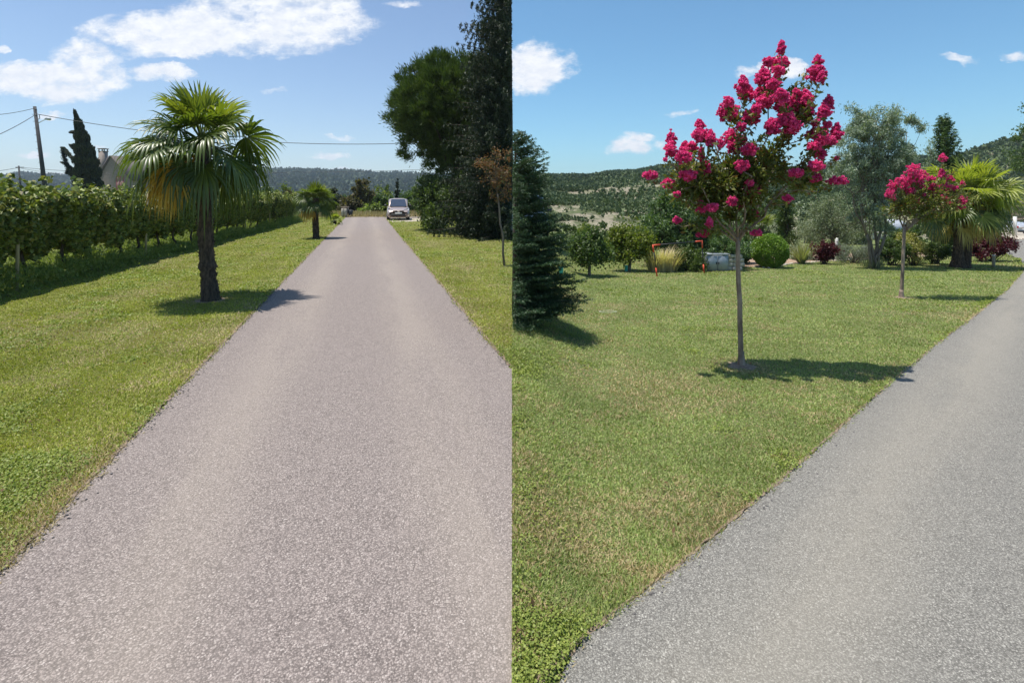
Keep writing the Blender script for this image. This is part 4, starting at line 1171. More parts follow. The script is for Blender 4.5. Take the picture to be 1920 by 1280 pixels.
    e = MB(); e.add([(0, -.05, .74), (.055, -.05, .665), (0, -.05, .59), (-.055, -.05, .665), (0, -.05, .71), (.03, -.05, .665), (0, -.05, .62), (-.03, -.05, .665)] , [(0, 1, 5, 4), (1, 2, 6, 5), (2, 3, 7, 6), (3, 0, 4, 7)])
    part('emblem', e, MT['chrome'], r, off=(0, 0, 0))
    e = MB(); e.box((0, -.005, .40), (hw * 1.25, .12, .13), 0, .02); part('air_intake', e, MT['black'], r, off=(0, 0, 0))
    e = MB(); e.box((0, -.03, .52), (.50, .02, .10), 0, .005); part('number_plate', e, MT['plate'], r, off=(0, 0, 0))
    e = MB(); e.box((0, L + .01, .62), (.50, .02, .11), 0, .005); part('number_plate', e, MT['plate'], r, off=(0, 0, 0))
    e = MB(); e.box((0, L - .02, .38), (hw * 1.6, .14, .2), 0, .03); part('bumper', e, MT['black'], r, off=(0, 0, 0))
    r.rotation_euler = (0, 0, rz)
    return r


Yc = 38.0
c = car((( 747 - CX) / F * Yc, Yc, .012), R(13), 'silver beige family car parked facing the camera at the end of the driveway', MT['paint_beige'])
mb = MB(); rows = []
cx_, cy_ = (752 - CX) / F * 39, 39
mb.add([(cx_ + math.cos(a) * 2.3 * (1 + .12 * math.sin(a * 3)), cy_ + math.sin(a) * 3.4, .005) for a in np.linspace(0, 2 * PI, 40)[:-1]] + [(cx_, cy_, .005)], None, [(i, (i + 1) % 39, 39) for i in range(39)])
single('gravel_patch', mb, MT['gravel'], (0, 0, 0), kind='structure')
Yw = 20.6
car(((990 - CX) / F * Yw, Yw, 0.01), R(0), 'white vehicle mostly hidden behind the blue green fir, its edge showing beside the dark hedge', MT['paint_white'], 'suv', 1.7, 1.75)
p = G(1921, 440)
car((p.x + .2, p.y + 4.1, p.z + .03), R(176), 'pale silver estate car seen from behind on the gravel at the right edge', MT['paint_silver'], 'suv', 1.72, 1.48, 4.2)

# ------------------------------------------------------------------ right half: fir, fruit trees, garden
clipR = lambda p: p[:, 0] > 0.012
b = G(966, 592)
s = b.y / F
conifer('blue_green_fir', (b.x, b.y, b.z), 344 * s, 104 * s, 'young blue green fir with layered branches at the left edge of the lawn', 41, MT['bluespruce'], 26, 17, .12, .50, (.034, .0095), 78, 0, clipR, .62, .05, .02, .10, .12, bark='bark_dark', sp=.055)


def rtree(name, px, pyb, ells, mat, lab, cat, seed, Y=None, **k):
    b = G(px, pyb)
    if Y: b = Vector(((px - CX) / F * Y, Y, gz((px - CX) / F * Y, Y)))
    E = [pe(e[0], e[1], b.y + (e[4] if len(e) > 4 else 0), e[2], e[3]) for e in ells]
    return leafy_tree(name, b, E, MT[mat], MT[k.pop('bark', 'bark')], lab, cat, seed, **k)


rtree('fruit_tree', 1105, 519, [(1105, 460, 33, 32), (1088, 470, 20, 22), (1122, 466, 22, 24)], 'fruit', 'rounded dark green fruit tree with bare trunk beside the blue green fir', 'tree', 301, nclump=70, nleaf=8000, rc=.22, L=.085, W=.05, tr=.05, fork=.6)
rtree('fruit_tree', 1180, 510, [(1180, 450, 40, 32), (1168, 464, 30, 24), (1205, 462, 22, 26)], 'fruity', 'yellow green fruit tree left of the small football goal', 'tree', 302, nclump=80, nleaf=9000, rc=.26, L=.09, W=.05, tr=.055, fork=.6)
rtree('fruit_tree', 1058, 505, [(1055, 470, 34, 32), (1040, 480, 30, 26)], 'fruit', 'green fruit tree mostly hidden behind the blue green fir', 'tree', 303, nclump=50, nleaf=6000, rc=.28, L=.1, W=.06, tr=.055, fork=.6, Y=24)
rtree('fruit_tree', 1140, 500, [(1140, 475, 26, 22)], 'fruit', 'small distant fruit tree seen between two nearer fruit trees', 'tree', 304, nclump=40, nleaf=4000, rc=.3, L=.12, W=.07, tr=.05, fork=.5, Y=28)
rtree('tall_shrub', 1285, 505, [(1275, 420, 62, 60), (1235, 440, 42, 44), (1320, 440, 52, 52), (1255, 385, 40, 30), (1300, 395, 40, 36), (1345, 460, 46, 36)], 'shrub2', 'large dark green shrub mass behind the football goal', 'shrub', 305, nclump=170, nleaf=24000, rc=.26, L=.12, W=.045, tr=.06, stems=5, spread=.35, fork=.3, nbr=40, bark='bark_dark', Y=18.5)
rtree('tall_shrub', 1385, 495, [(1370, 450, 30, 36), (1385, 470, 26, 22)], 'shrub2', 'dark feathery shrub behind the trunk of the large pink flowering tree', 'shrub', 306, nclump=60, nleaf=7000, rc=.22, L=.10, W=.04, tr=.04, stems=3, spread=.15, fork=.3, bark='bark_dark', Y=19.5)
far2 = [(1030, 415, 500, 44, 33, 'fruit', 'low orchard tree just right behind the fir'), (1068, 412, 495, 46, 34, 'shrub', 'orchard tree behind the rounded dark green fruit tree'), (1100, 420, 492, 50, 38, 'fruity', 'pale orchard tree peeping above the rounded dark green fruit tree'), (1142, 414, 490, 46, 36, 'fruit', 'orchard tree filling the gap between the two fruit trees'), (1178, 418, 488, 50, 40, 'shrub', 'dark orchard tree behind the yellow green fruit tree'), (1215, 405, 490, 50, 35, 'fruit', 'orchard tree left behind the tall shrub mass'), (1020, 440, 500, 60, 36, 'shrub', 'distant dark tree behind the fir'), (1230, 440, 500, 60, 32, 'shrub', 'distant dark tree between yellow green fruit tree and shrub mass'), (1395, 395, 470, 60, 34, 'olive', 'grey green tree behind the pink flowering tree'), (1440, 380, 470, 60, 36, 'fruit', 'green tree behind the round clipped bush'),
        (1520, 375, 470, 60, 38, 'olive', 'grey green background tree left of the eucalyptus'), (1620, 380, 470, 70, 36, 'olive', 'background grey green tree behind the eucalyptus trunks'), (1700, 420, 470, 60, 40, 'fruit', 'low background tree right of the eucalyptus'), (1860, 315, 440, 110, 60, 'fruit', 'broad green tree on the slope behind the large right palm'), (1790, 330, 450, 70, 52, 'shrub', 'dark green tree behind the large right palm')]
for i, (px, a, b_, w, Y, m, lab) in enumerate(far2): far_tree(px, a, b_, w, Y, m, lab, 320 + i, L=.2, n=3200, grp='background trees behind the right garden')
# slim dark cypress behind bed, small palm behind
rtree('garden_cypress', 1475, 475, [(1475, 425, 16, 55), (1474, 395, 11, 32), (1480, 455, 19, 24)], 'fruit', 'dense dark green columnar cypress behind the round clipped bush', 'cypress', 340, nclump=80, nleaf=12000, rc=.14, L=.10, W=.035, tr=.06, fork=.4, Y=24, bark='bark_dark', bias=(0, 0, 1.0))
b = Vector(((1425 - CX) / F * 26, 26, gz(12, 26)))
fan_palm('fan_palm', b, P(1427, 425, 26), .12, .12, 26, .6, .62, 'small fan palm in the garden behind the round clipped bush', 14, 'palm', 8, 24, droop=.6, skirtmat='palm_straw')
# grasses and goal
def clump(name, base, n, h, mat, label, cat, seed, spread=.5, w=.03, lean=.6, nseg=4, rad=.12, group=None):
    rng = np.random.default_rng(seed); base = Vector(base); r = root(name, base, label, cat, group); mb = MB()
    for i in range(n):
        az = rng.uniform(0, 6.28); el = rng.uniform(.15, 1.0) * lean; H = h * rng.uniform(.55, 1.1)
        p = base + Vector((math.cos(az), math.sin(az), 0)) * rad * rng.random(); d = Vector((math.cos(az) * el, math.sin(az) * el, 1)).normalized()
        s = Vector((-math.sin(az), math.cos(az), 0)); V = []
        for j in range(nseg + 1):
            t = j / nseg; ww = w * (1 - t ** 1.5) * .5 + .001
            V += [tuple(p + s * ww), tuple(p - s * ww)]; p = p + d * H / nseg; d = (d + Vector((math.cos(az), math.sin(az), 0)) * .12 * spread - Vector((0, 0, .16 * spread))).normalized()
        mb.add(V, [(2 * j, 2 * j + 1, 2 * j + 3, 2 * j + 2) for j in range(nseg)])
    part('leaves', mb, mat, r); return r


MT['straw'] = mat_leaf('straw_leaf', (.44, .36, .20), (.62, .53, .32), .3, .6)
MT['phorm'] = mat_leaf('sword_leaf', (.16, .19, .08), (.36, .34, .18), .25, .5)
for px, h in ((1228, .82), (1242, .95), (1258, .78)):
    clump('straw_reed', G(px, 511), 170, h, MT['straw'], {1228: 'leftmost', 1242: 'tallest middle', 1258: 'rightmost'}[px] + ' clump of straw coloured reeds behind the goal post', 'reeds', px, .8, .03, .45, 5, .2)
bush('goal_shrub', [pe(1290, 488, 16.9, 36, 22), pe(1268, 494, 16.9, 18, 16)], MT['shrub'], 'dark low shrub in shade behind the football goal', 'shrub', 360, 50, 4500, .18, .07, .04)
def goal():
    A = G(1232, 520); B = G(1320, 514); r = root('football_goal', (A + B) / 2, 'small red and black football goal frame standing on the far lawn', 'goal')
    s = A.y / F; TA = P(1224, 460, A.y); TB = P(1316, 452, B.y)
    def seg(name, a, b_, m, rad=.022): mb = MB(); mb.tube([a, b_], rad, 8); part(name, mb, m, r, True)
    for b0, t0, o in ((A, TA, TB), (B, TB, TA)):
        seg('lower_post', b0, b0.lerp(t0, .28), MT['red']); seg('middle_post', b0.lerp(t0, .28), b0.lerp(t0, .78), MT['black'], .017); seg('upper_post', b0.lerp(t0, .78), t0 + Vector((0, 0, .02)), MT['red']); seg('corner_bar', t0, t0.lerp(o, .14), MT['red'])
    seg('crossbar', TA.lerp(TB, .14), TB.lerp(TA, .14), MT['black'], .016)
goal()
# planter with grey cabinet
p0 = G(1352, 510); s = p0.y / F
r = root('grey_cabinet', p0, 'low grey two-door metal cabinet set against pale stone blocks', 'cabinet')
W = 42 * s; Hh = 31 * s; cx = P(1345, 0, p0.y).x
mb = MB(); mb.box((cx, p0.y + .22, p0.z + Hh / 2), (W, .44, Hh), 0, .01); part('frame', mb, MT['galv'], r)
for sx in (-1, 1):
    mb = MB(); mb.box((cx + sx * W * .24, p0.y - .012, p0.z + Hh * .48), (W * .44, .03, Hh * .86), 0, .006); d = part('door', mb, MT['galv'], r)
    mb = MB(); mb.box((cx + sx * W * .05, p0.y - .035, p0.z + Hh * .5), (.02, .02, .07)); part('handle', mb, MT['black'], d)
mb = MB(); mb.box((cx, p0.y + .2, p0.z + Hh + .015), (W * 1.06, .52, .03), 0, .006); part('lid', mb, MT['galv'], r)
r = root('stone_block_wall', (cx + W * .8, p0.y + .3, p0.z), 'short wall of pale limestone blocks right of the grey cabinet', 'wall'); mb = MB(); rng = np.random.default_rng(3)
x0 = cx + W * .53
for j in range(4):
    x = x0 - (j % 2) * .0; 
    while x < x0 + .40:
        w = rng.uniform(.12, .24); hb = Hh / 4; mb.box((x + w / 2, p0.y + .3 + rng.normal() * .01, p0.z + hb * (j + .5)), (w - .008, .4, hb - .008), 0, .02); x += w
part('blocks', mb, MT['stone'], r)
bush('planter_shrub', [pe(1362, 463, p0.y + .6, 40, 20)], MT['shrub2'], 'feathery green shrub growing over the grey cabinet', 'shrub', 371, 40, 4500, .15, .09, .035, base=(cx, p0.y + .6, p0.z))
b = G(1410, 500); clump('yucca', b + Vector((0, .8, .0)), 90, .75, MT['box'], 'yellow green strap-leaved plant left of the round clipped bush', 'plant', 372, .8, .06, .9, 5, .08)
# clipped round bush
b = G(1443, 503); s = b.y / F
r = root('clipped_bush', b, 'round clipped bright green bush on the garden bed edge', 'bush'); rng = np.random.default_rng(9)
n = 15000; d = rng.normal(size=(n, 3)); d /= np.linalg.norm(d, axis=1)[:, None]
cz = CAMH - (470 - HY) / F * b.y
rr = (33 * s) * (.80 + .2 * rng.random(n) ** .5 + .025 * np.sin(d[:, 0] * 9) * np.sin(d[:, 2] * 8 + d[:, 1] * 5))
pts = np.array([P(1443, 0, b.y).x, b.y, cz]) + d * rr[:, None] * np.array([1.0, 1.0, .98])
pts = pts[pts[:, 2] > b.z]
mb = MB(); mb.leaves(pts, .05, .032, rng); part('foliage', mb, MT['box'], r)
mb = MB()
for k in range(8): limb(mb, b - Vector((0, 0, .03)), Vector((P(1443, 0, b.y).x, b.y, cz)) + Vector(rng.normal(size=3)) * .2, .025, .008, rng, 4)
part('stems', mb, MT['bark_dark'], r, True)
b = G(1503, 496); clump('sword_leaf_plant', b, 170, 1.0, MT['phorm'], 'spiky pale sword-leaved plant right of the round clipped bush', 'plant', 380, .5, .035, .85, 4, .12)
bush('red_shrub', [pe(1545, 468, 19.5, 22, 17), pe(1552, 478, 19.5, 16, 12)], MT['redleaf'], 'dark red shrub right of the spiky plant', 'shrub', 381, 40, 2600, .14, .075, .05)
bush('lavender', [pe(1600, 472, 20, 34, 15), pe(1585, 478, 20, 26, 10), pe(1622, 478, 20, 22, 11)], MT['lav'], 'silvery lavender bush mass left of the eucalyptus trunks', 'shrub', 382, 70, 6000, .13, .09, .014, bias=(0, 0, 1.4))
bush('round_shrub', [pe(1673, 468, 19, 27, 22)], MT['fruit'], 'rounded dark green shrub right of the eucalyptus trunks', 'shrub', 383, 60, 6000, .13, .06, .04)
bush('variegated_shrub', [pe(1712, 472, 19, 22, 20), pe(1702, 455, 19.6, 20, 20)], MT['yellowshrub'], 'yellow variegated shrub left of the large right palm', 'shrub', 384, 60, 5000, .13, .06, .04)
bush('glossy_shrub', [pe(1755, 472, 19.5, 24, 17)], MT['shrub'], 'low glossy shrub just left of the palm trunks', 'shrub', 385, 40, 3500, .13, .07, .045)
bush('purple_shrub', [pe(1858, 455, 21, 34, 22), pe(1835, 468, 20.6, 26, 14), pe(1880, 462, 21.2, 20, 14)], MT['redleaf'], 'dark purple leaved shrub with pink flowers right of the large palm', 'shrub', 386, 70, 7000, .16, .08, .05)
bush('low_bed_shrub', [pe(1500, 475, 21.5, 26, 22)], MT['olive'], 'grey green low shrub behind the spiky plant', 'shrub', 387, 50, 4500, .16, .07, .03)
rtree('olive_tree', 1560, 478, [(1562, 425, 46, 40), (1530, 430, 36, 34), (1600, 420, 40, 40), (1555, 390, 34, 24)], 'olive', 'grey green olive tree left of the eucalyptus', 'olive tree', 341, nclump=120, nleaf=17000, rc=.28, L=.085, W=.022, tr=.09, fork=.45, Y=22)
# white posts
for px, y0, lab in ((1569, 446, 'white round-topped post behind the dark red shrub'),):
    p = P(px, 480, 21); g = gz(p.x, p.y); mb = MB(); mb.tube([(p.x, p.y, g - .05), (p.x, p.y, P(0, y0 + 3, 21).z), (p.x, p.y, P(0, y0, 21).z)], [.06, .06, .02], 10); single('white_post', mb, MT['whitepost'], (p.x, p.y, g), lab, 'post', sm=True)
# eucalyptus
b = G(1640, 505); Y = b.y
rng = np.random.default_rng(51)
r = root('eucalyptus_tree', b, 'tall airy grey green eucalyptus with several slender stems', 'eucalyptus')
E = [(1640, 235, 48, 46), (1690, 260, 36, 50), (1610, 270, 38, 46), (1650, 310, 56, 44), (1600, 330, 40, 38), (1680, 335, 30, 34), (1625, 385, 34, 42), (1665, 395, 26, 26), (1578, 300, 22, 30), (1712, 290, 14, 38), (1612, 205, 26, 22), (1690, 218, 24, 18), (1655, 430, 20, 20)]
cc, pts, out = ell_pts(rng, [pe(a, b2, Y, c2, d2) for a, b2, c2, d2 in E], 260, 34000, .17, .4)
mb = MB(); mb.leaves(pts, .11, .024, rng, bias=(0, 0, -.7)); tb = MB()
for (mx, my, tx, ty) in ((1625, 440, 1600, 270), (1640, 420, 1640, 220), (1652, 430, 1700, 250), (1660, 440, 1665, 330), (1632, 450, 1580, 330)):
    a = b + Vector((rng.normal() * .06, rng.normal() * .06, -.05)); m1 = P(mx, my, Y + rng.normal() * .1)
    limb(tb, a, m1, .055, .042, rng, 4, .05); limb(tb, m1, P(tx, ty, Y), .042, .010, rng, 7, .05)
    for c in cc[rng.choice(len(cc), 16, replace=False)]:
        t = rng.uniform(0, .9); limb(tb, m1.lerp(P(tx, ty, Y), t), c, .014, .004, rng, 4, .1, 0, 5)
part('trunk', tb, MT['bark'], r, True); part('crown', mb, MT['euc'], r)
tall_grass('bed_grass', [tuple(b + Vector((-.15, .1, 0))), tuple(b + Vector((.15, .1, 0)))], 260, .4, MT['phorm'], 'tuft of long grass at the foot of the eucalyptus', 52, .14, .016, 'grass tuft')
# conifer top behind
bc = Vector(((1772 - CX) / F * 25, 25, gz(20.6, 25)))
conifer('garden_conifer', bc, 6.45, .85, 'upright pointed green conifer rising behind the second pink flowering tree', 345, MT['gconifer'], 44, 9, -.75, .42, (.13, .030), 16, 0, None, .62, .09, .05, .10, .25, sp=.09)
rtree('young_eucalyptus', 1748, 470, [(1745, 285, 10, 22), (1752, 310, 12, 18)], 'euc', 'wispy grey green sapling beside the upright green conifer', 'tree', 346, nclump=16, nleaf=900, rc=.2, L=.12, W=.03, tr=.03, fork=.8, Y=24)
# overhanging tree at right edge
rtree('slope_tree', 1925, 440, [(1918, 240, 14, 20), (1935, 262, 24, 30), (1960, 220, 36, 44), (1922, 300, 30, 30)], 'fruit', 'pale leaved tree reaching in at the right picture edge above the hill', 'tree', 347, nclump=50, nleaf=4500, rc=.3, L=.13, W=.08, tr=.1, fork=.6, Y=32)

# big palm right
b1 = G(1800, 504); b2 = b1 + Vector((.22, .08, 0)); b3 = b1 + Vector((.05, .3, 0)); Y = b1.y
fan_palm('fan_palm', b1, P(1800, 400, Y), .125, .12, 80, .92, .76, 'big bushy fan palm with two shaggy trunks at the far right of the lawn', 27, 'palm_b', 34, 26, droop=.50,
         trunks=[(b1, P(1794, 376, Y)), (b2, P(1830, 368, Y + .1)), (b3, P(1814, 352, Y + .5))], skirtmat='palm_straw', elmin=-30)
p = G(1863, 503)
r = root('wooden_post', p, 'short pale wooden post on the grass between the palm and the side road', 'post'); s = p.y / F
mb = MB(); mb.tube([p - Vector((0, 0, .05)), p + Vector((0, 0, 22 * s))], [.045, .042], 12); part('shaft', mb, MT['wood'], r, True)
mb = MB(); mb.tube([p + Vector((0, 0, 22 * s + .001)), p + Vector((0, 0, 23 * s)), p + Vector((0, 0, 23.6 * s))], [.050, .050, .03], 12); part('cap', mb, MT['whitepost'], r, True)
p = G(1903, 443); mb = MB(); mb.tube([p, (p.x, p.y, P(0, 406, p.y).z)], .17, 10); single('gate_post', mb, MT['whitepost'], p, 'white gate post left of the silver car at the right edge', 'post', sm=True)
# brown bank wall and gravel yard behind the car
pw = G(1915, 436); mb = MB(); x0 = P(1893, 0, pw.y + 6).x
for j in range(7):
    for i in range(14):
        rngb = np.random.default_rng(j * 20 + i); mb.box((x0 + .5 + i * 1.02 + (j % 2) * .4, pw.y + 6 + j * .16, pw.z - .2 + .35 + j * .66), (1.0, .9, .66), rngb.normal() * .02, .08)
single('retaining_wall', mb, MT['brownwall'], (x0, pw.y + 6, pw.z), 'brown stone retaining bank behind the silver car at the right edge', 'wall')
mb = MB(); pts = [G(1850, 449), G(1852, 441), G(1990, 441)]; 
V = [(p.x, p.y, gz(p.x, p.y) + .02) for p in (G(1850, 450), Vector((45, 45, 0)) , Vector((80, 45, 0)), Vector((90, 75, 0)), G(1848, 436))]
mb.add(V, [(0, 1, 2, 3)], [(0, 3, 4)]); single('gravel_yard', mb, MT['gravel'], (0, 0, 0), kind='structure')
# small distant roof behind
pr_ = P(1665, 440, 45); r = root('garden_shed', (pr_.x, 45, gz(pr_.x, 45)), 'grey roofed low shed seen between eucalyptus and second pink tree', 'shed')
mb = MB(); zt = P(0, 432, 45).z; g0 = gz(pr_.x, 45); mb.box((pr_.x + .3, 46.2, (zt + g0) / 2), (3.4, 2.6, zt - g0 - .1)); part('wall', mb, MT['whitepost'], r)
mb = MB(); v = [(pr_.x - 1.6, 44.6, zt - .1), (pr_.x + 2.2, 44.6, zt - .1), (pr_.x + 1.9, 46.2, zt + .9), (pr_.x - 1.3, 46.2, zt + .9), (pr_.x + 2.2, 47.8, zt - .1), (pr_.x - 1.6, 47.8, zt - .1)]
mb.add(v, [(0, 1, 2, 3), (3, 2, 4, 5), (0, 5, 4, 1)], [(0, 3, 5), (1, 4, 2)]); part('roof', mb, MT['canopy_tin'], r)

# garden bed soil with stone border
bedpx = [(1385, 503), (1410, 502), (1440, 505), (1480, 497), (1520, 494), (1560, 491), (1600, 489), (1640, 488), (1680, 486), (1720, 484), (1760, 481), (1800, 478)]
front = [G(*p) for p in bedpx]; mb = MB(); V = []
for p in front: V += [(p.x, p.y, p.z + .010), (p.x, p.y + 1.6, gz(p.x, p.y + 1.6) + .05), (p.x * 1.0, p.y + 3.6, gz(p.x, p.y + 3.6) + .012)]
mb.add(V, [(3 * i + k, 3 * i + 3 + k, 3 * i + 4 + k, 3 * i + 1 + k) for i in range(len(front) - 1) for k in (0, 1)])
single('garden_soil', mb, MT['soil'], (0, 0, 0), kind='structure')
rng = np.random.default_rng(71); n = 0
def rock(s, seed):
    rg = np.random.default_rng(seed); mb = MB(); V = []; rings = 5; k = 8
    for i in range(rings):
        ph = PI * (i + .5) / rings
        for j in range(k):
            a = 2 * PI * j / k; q = 1 + rg.normal() * .12; V.append((math.sin(ph) * math.cos(a) * s * q, math.sin(ph) * math.sin(a) * s * q * .8, math.cos(ph) * s * .6 * q))
    Q = [(i * k + j, (i + 1) * k + j, (i + 1) * k + (j + 1) % k, i * k + (j + 1) % k) for i in range(rings - 1) for j in range(k)]
    V += [(0, 0, s * .6), (0, 0, -s * .6)]; T = [(rings * k, j, (j + 1) % k) for j in range(k)] + [(rings * k + 1, (rings - 1) * k + (j + 1) % k, (rings - 1) * k + j) for j in range(k)]
    mb.add(V, Q, T); return mesh_of('border_stone', mb, MT['stone'])
rms = [rock(.07, 5 + i) for i in range(5)]
for i in range(len(front) - 1):
    a, b_ = front[i], front[i + 1]; k = max(2, int((b_ - a).length / .17))
    for j in range(k):
        p = a.lerp(b_, (j + rng.random() * .5) / k); o = bpy.data.objects.new('border_stone', rms[rng.integers(0, 5)]); C.objects.link(o)
        o.location = (p.x, p.y + rng.normal() * .04, p.z + .015); sc = rng.uniform(.5, 1.15); o.scale = (sc, sc, sc); o.rotation_euler = (0, 0, rng.uniform(0, 6))
        tag(o, 'small pale limestone lump edging the garden bed against the lawn', 'stone', 'stones edging the garden bed')
# ring, bins, leaf litter
p = G(1140, 590); mb = MB(); pts = [p + Vector((math.cos(a) * .15 * (1 + .03 * math.sin(3 * a)), math.sin(a) * .08, .03)) for a in np.linspace(0, 2 * PI, 33)]; mb.tube(pts, .003, 6, False); single('hose_ring', mb, MT['hose'], p, 'thin pale ring lying on the lawn right of the fir', 'ring')
for px, lab in ((1174, 'small teal bin beside the yellow green fruit tree trunk'), (1052, 'small teal bin left of the rounded fruit tree')):
    p = G(px, 511 if px > 1100 else 516); mb = MB(); mb.tube([p, p + Vector((0, 0, .04)), p + Vector((0, 0, .17)), p + Vector((0, 0, .18)), p + Vector((0, 0, .2))], [.04, .05, .058, .064, .05], 14); single('garden_bin', mb, MT['teal'], p, lab, 'bin', sm=True)

# ------------------------------------------------------------------ crape myrtles
def myrtle(base_px, fork_px, panicles, label, seed, leafells, nleaf, rt, Ldepth, zs, lsize=.05):
    """zs = (x0, y0, scale) turns zoomed picture measures to photo pixels"""
    rng = np.random.default_rng(seed); b = G(*base_px); Y = b.y; s = Y / F
    r = root('crape_myrtle', b, label, 'flowering tree')
    fk = P(*fork_px, Y); tb = MB()
    limb(tb, b - Vector((0, 0, .04)), fk, rt, rt * .78, rng, 8, .004, sides=12)
    limb(tb, b - Vector((0, 0, .05)), b + Vector((0, 0, .16)), rt * 1.75, rt * .95, rng, 4, .0, sides=12)
    mains = []
    for (mx, my, dy) in leafells['mains']:
        e = P(mx, my, Y + dy); mains.append(limb(tb, fk - Vector((0, 0, rng.uniform(0, .12))), e, rt * .46, rt * .22, rng, 6, .05, -.03))
    lp = []; ld = []
    cores = []
    for (cx, cy, rx, ry) in panicles:
        px = zs[0] + cx / zs[2]; py = zs[1] + cy / zs[2]; rx /= zs[2]; ry /= zs[2]
        dep = rng.uniform(-1.15, .35) * Ldepth
        c = P(px, py, Y + dep); ss = (Y + dep) / F
        fb = MB(); k = max(20, int(rx * ry * .50) + 20)
        tall = ry > rx * 1.15
        q = rng.normal(size=(k, 3)); q /= np.linalg.norm(q, axis=1)[:, None]; q *= rng.random((k, 1)) ** .55 * rng.uniform(.85, 1.2, (k, 1))
        tz = q[:, 2]; taper = 1 - .6 * np.clip(tz + .2, 0, 1) if tall else 1 - 0 * tz
        sub = np.array(c) + np.stack([q[:, 0] * rx * ss * taper, q[:, 1] * rx * ss * taper, tz * ry * ss], 1)
        m = 26; ctr = np.repeat(sub, m, 0); g = rng.normal(size=ctr.shape); g /= np.linalg.norm(g, axis=1)[:, None]
        rad = min(rx, ry) * ss * .07 + .011
        pts = ctr + g * rad * rng.random((len(ctr), 1)) ** .4 * rng.uniform(.7, 1.2, (len(ctr), 1))
        fb.leaves(pts, .020, .019, rng, dirs=g * 1.0 + rng.normal(size=g.shape) * .6)
        part('flower_cluster', fb, MT['flower'], r)
        st = c - Vector((0, 0, ry * ss * .9))
        best = min(mains, key=lambda m_: min((m_[i] - st).length + (0.6 if m_[i].z > st.z else 0) for i in range(2, len(m_))))
        j = min(range(2, len(best)), key=lambda i: (best[i] - st).length + (0.6 if best[i].z > st.z else 0))
        tw = limb(tb, best[j], st, rt * .2, .004, rng, 6, .06, -.04, 5); limb(tb, st, c, .004, .002, rng, 2, .02, 0, 4)
        Lt = (st - best[j]).length; kk = int(Lt * 95) + 8
        for _ in range(kk):
            t = rng.uniform(.15, 1.0) * (len(tw) - 1); i = min(int(t), len(tw) - 2); p = tw[i].lerp(tw[i + 1], t - i)
            lp.append(p + Vector(rng.normal(size=3)) * .03); ld.append(rng.normal(size=3) + np.array([0, 0, .5]))
    part('trunk', tb, MT['bark_smooth'], r, True)
    rg = [pe(a, b2, Y, c2, d2, (c2 + d2) * .6 * s) for a, b2, c2, d2 in leafells['ells']]
    cc, pts, out = ell_pts(rng, rg, 90, nleaf, .12, .5)
    for c in cc[::2]:
        c = Vector(c); mn = mains[rng.integers(0, len(mains))]; j = rng.integers(2, len(mn)); limb(tb, mn[j], c, .006, .003, rng, 4, .08, 0, 4)
    mb = MB(); mb.leaves(np.concatenate([np.array(lp), pts]), lsize, lsize * .5, rng, dirs=np.concatenate([np.array(ld), out]))
    part('foliage', mb, MT['myrtle'], r)


PAN1 = [(868, 88, 26, 44), (840, 175, 50, 42), (885, 175, 26, 34), (850, 225, 36, 28), (795, 170, 30, 26), (1080, 160, 24, 34), (1065, 240, 50, 48), (1100, 260, 26, 30), (765, 255, 44, 52), (820, 300, 38, 34), (650, 300, 38, 46), (670, 350, 50, 44), (565, 400, 30, 32), (560, 455, 56, 48), (600, 470, 30, 32),
        (745, 350, 32, 40), (800, 350, 62, 50), (865, 370, 40, 44), (770, 400, 50, 38), (900, 430, 62, 48), (960, 400, 58, 52), (1020, 385, 36, 42), (1030, 440, 34, 50), (980, 470, 44, 36), (955, 340, 14, 16), (1000, 350, 22, 18),
        (1140, 400, 30, 42), (1115, 450, 38, 44), (700, 485, 46, 46), (730, 440, 26, 26), (820, 540, 46, 46), (890, 500, 48, 38), (930, 540, 52, 40), (900, 570, 34, 24), (400, 530, 30, 36), (410, 590, 44, 44), (465, 610, 34, 48), (237, 610, 30, 46), (235, 670, 38, 48), (320, 665, 34, 40), (310, 715, 44, 38), (360, 655, 28, 30),
        (585, 600, 44, 48), (600, 660, 40, 40), (640, 620, 30, 34), (640, 540, 24, 26), (685, 675, 44, 34), (780, 710, 42, 24), (1065, 520, 24, 20), (1130, 530, 20, 20), (1075, 585, 60, 40), (1110, 620, 44, 30), (1060, 650, 40, 26), (1185, 570, 32, 46), (1160, 620, 22, 26), (1090, 700, 32, 26), (645, 765, 38, 34), (335, 815, 48, 30), (430, 780, 36, 38), (412, 700, 20, 40), (120, 820, 40, 24), (222, 865, 38, 26), (272, 928, 20, 14),
        (700, 900, 42, 44), (690, 860, 22, 18), (585, 965, 26, 26), (412, 1000, 28, 36), (470, 1003, 32, 22), (272, 1075, 22, 22), (420, 1148, 36, 26), (458, 1090, 18, 30), (950, 805, 36, 24), (1000, 795, 30, 28), (1058, 832, 30, 22), (1065, 765, 40, 28), (1190, 850, 50, 24), (905, 955, 26, 24), (725, 1147, 30, 18), (720, 1035, 20, 20), (630, 1002, 12, 12), (1185, 722, 9, 10), (520, 640, 24, 28), (205, 730, 10, 10)]
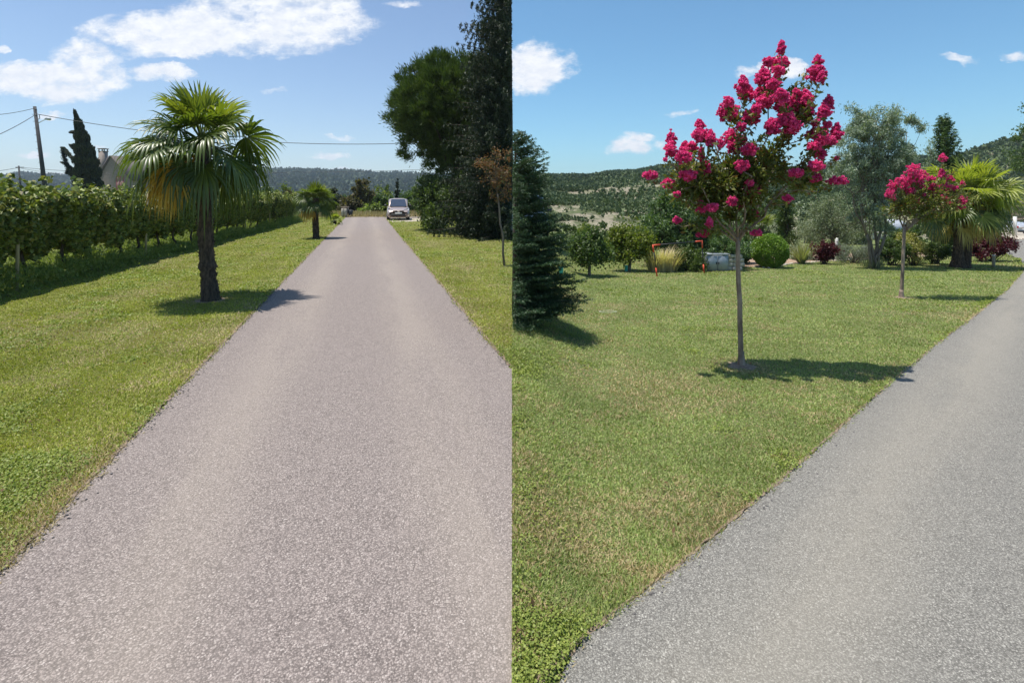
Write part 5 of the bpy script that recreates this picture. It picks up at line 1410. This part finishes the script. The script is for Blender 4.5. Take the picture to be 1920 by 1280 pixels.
le = {'mains': [(1300, 330, -.25), (1340, 270, .1), (1385, 230, 0), (1440, 200, .15), (1490, 235, -.1), (1450, 320, .3), (1520, 290, .05), (1290, 380, .15), (1410, 330, -.35), (1480, 345, -.25)],
      'ells': [(1450, 295, 50, 22), (1400, 320, 70, 26), (1320, 345, 62, 30), (1480, 330, 52, 26), (1390, 365, 80, 22), (1340, 390, 46, 30), (1290, 340, 30, 36), (1370, 412, 46, 20), (1505, 345, 26, 24)]}
myrtle((1390, 690), (1383, 438), PAN1, 'large crape myrtle in bright pink flower on a thin bare trunk near the camera', 5, le, 8000, .029, .42, (1180, 60, 3.048), .058)
PAN2 = [(990, 440, 34, 32), (985, 485, 56, 40), (1030, 480, 34, 38), (940, 530, 28, 38), (975, 560, 28, 24), (880, 530, 32, 30), (860, 575, 26, 24), (875, 600, 16, 16), (1010, 520, 40, 30), (1040, 588, 20, 18), (1010, 610, 20, 18), (1100, 540, 38, 22), (1150, 465, 24, 30), (1195, 490, 20, 26), (1170, 540, 36, 26), (1265, 520, 17, 20), (1150, 600, 28, 20), (1240, 580, 18, 22), (1258, 612, 28, 22), (1190, 628, 12, 10), (1250, 652, 20, 10), (1155, 372, 20, 28), (1225, 545, 14, 14), (1085, 490, 24, 18), (915, 500, 22, 22), (1120, 575, 22, 18)]
le2 = {'mains': [(1690, 370, 0), (1675, 375, .2), (1715, 355, -.1), (1745, 360, .1), (1770, 375, 0), (1790, 365, .15), (1765, 330, 0)],
       'ells': [(1700, 380, 40, 20), (1745, 375, 50, 28), (1790, 375, 22, 24), (1690, 395, 30, 18), (1740, 400, 40, 14), (1765, 340, 22, 26)]}
myrtle((1690, 560), (1696, 425), PAN2, 'smaller crape myrtle in pink flower on a thin trunk in front of the big palm', 6, le2, 4200, .036, .3, (1380, 170, 2.976), .06)

# ------------------------------------------------------------------ haze
m, nt, out = new_mat('haze_air')
pv = nt.nodes.new('ShaderNodeVolumePrincipled'); pv.inputs['Color'].default_value = (.72, .85, 1, 1); pv.inputs['Density'].default_value = .00021; pv.inputs['Anisotropy'].default_value = .3
nt.links.new(pv.outputs[0], out.inputs['Volume'])
HAZE = True
if HAZE:
    mb = MB(); mb.box((0, 1200, 70), (4600, 3000, 190)); single('haze', mb, m, (0, 0, 0), kind='stuff')
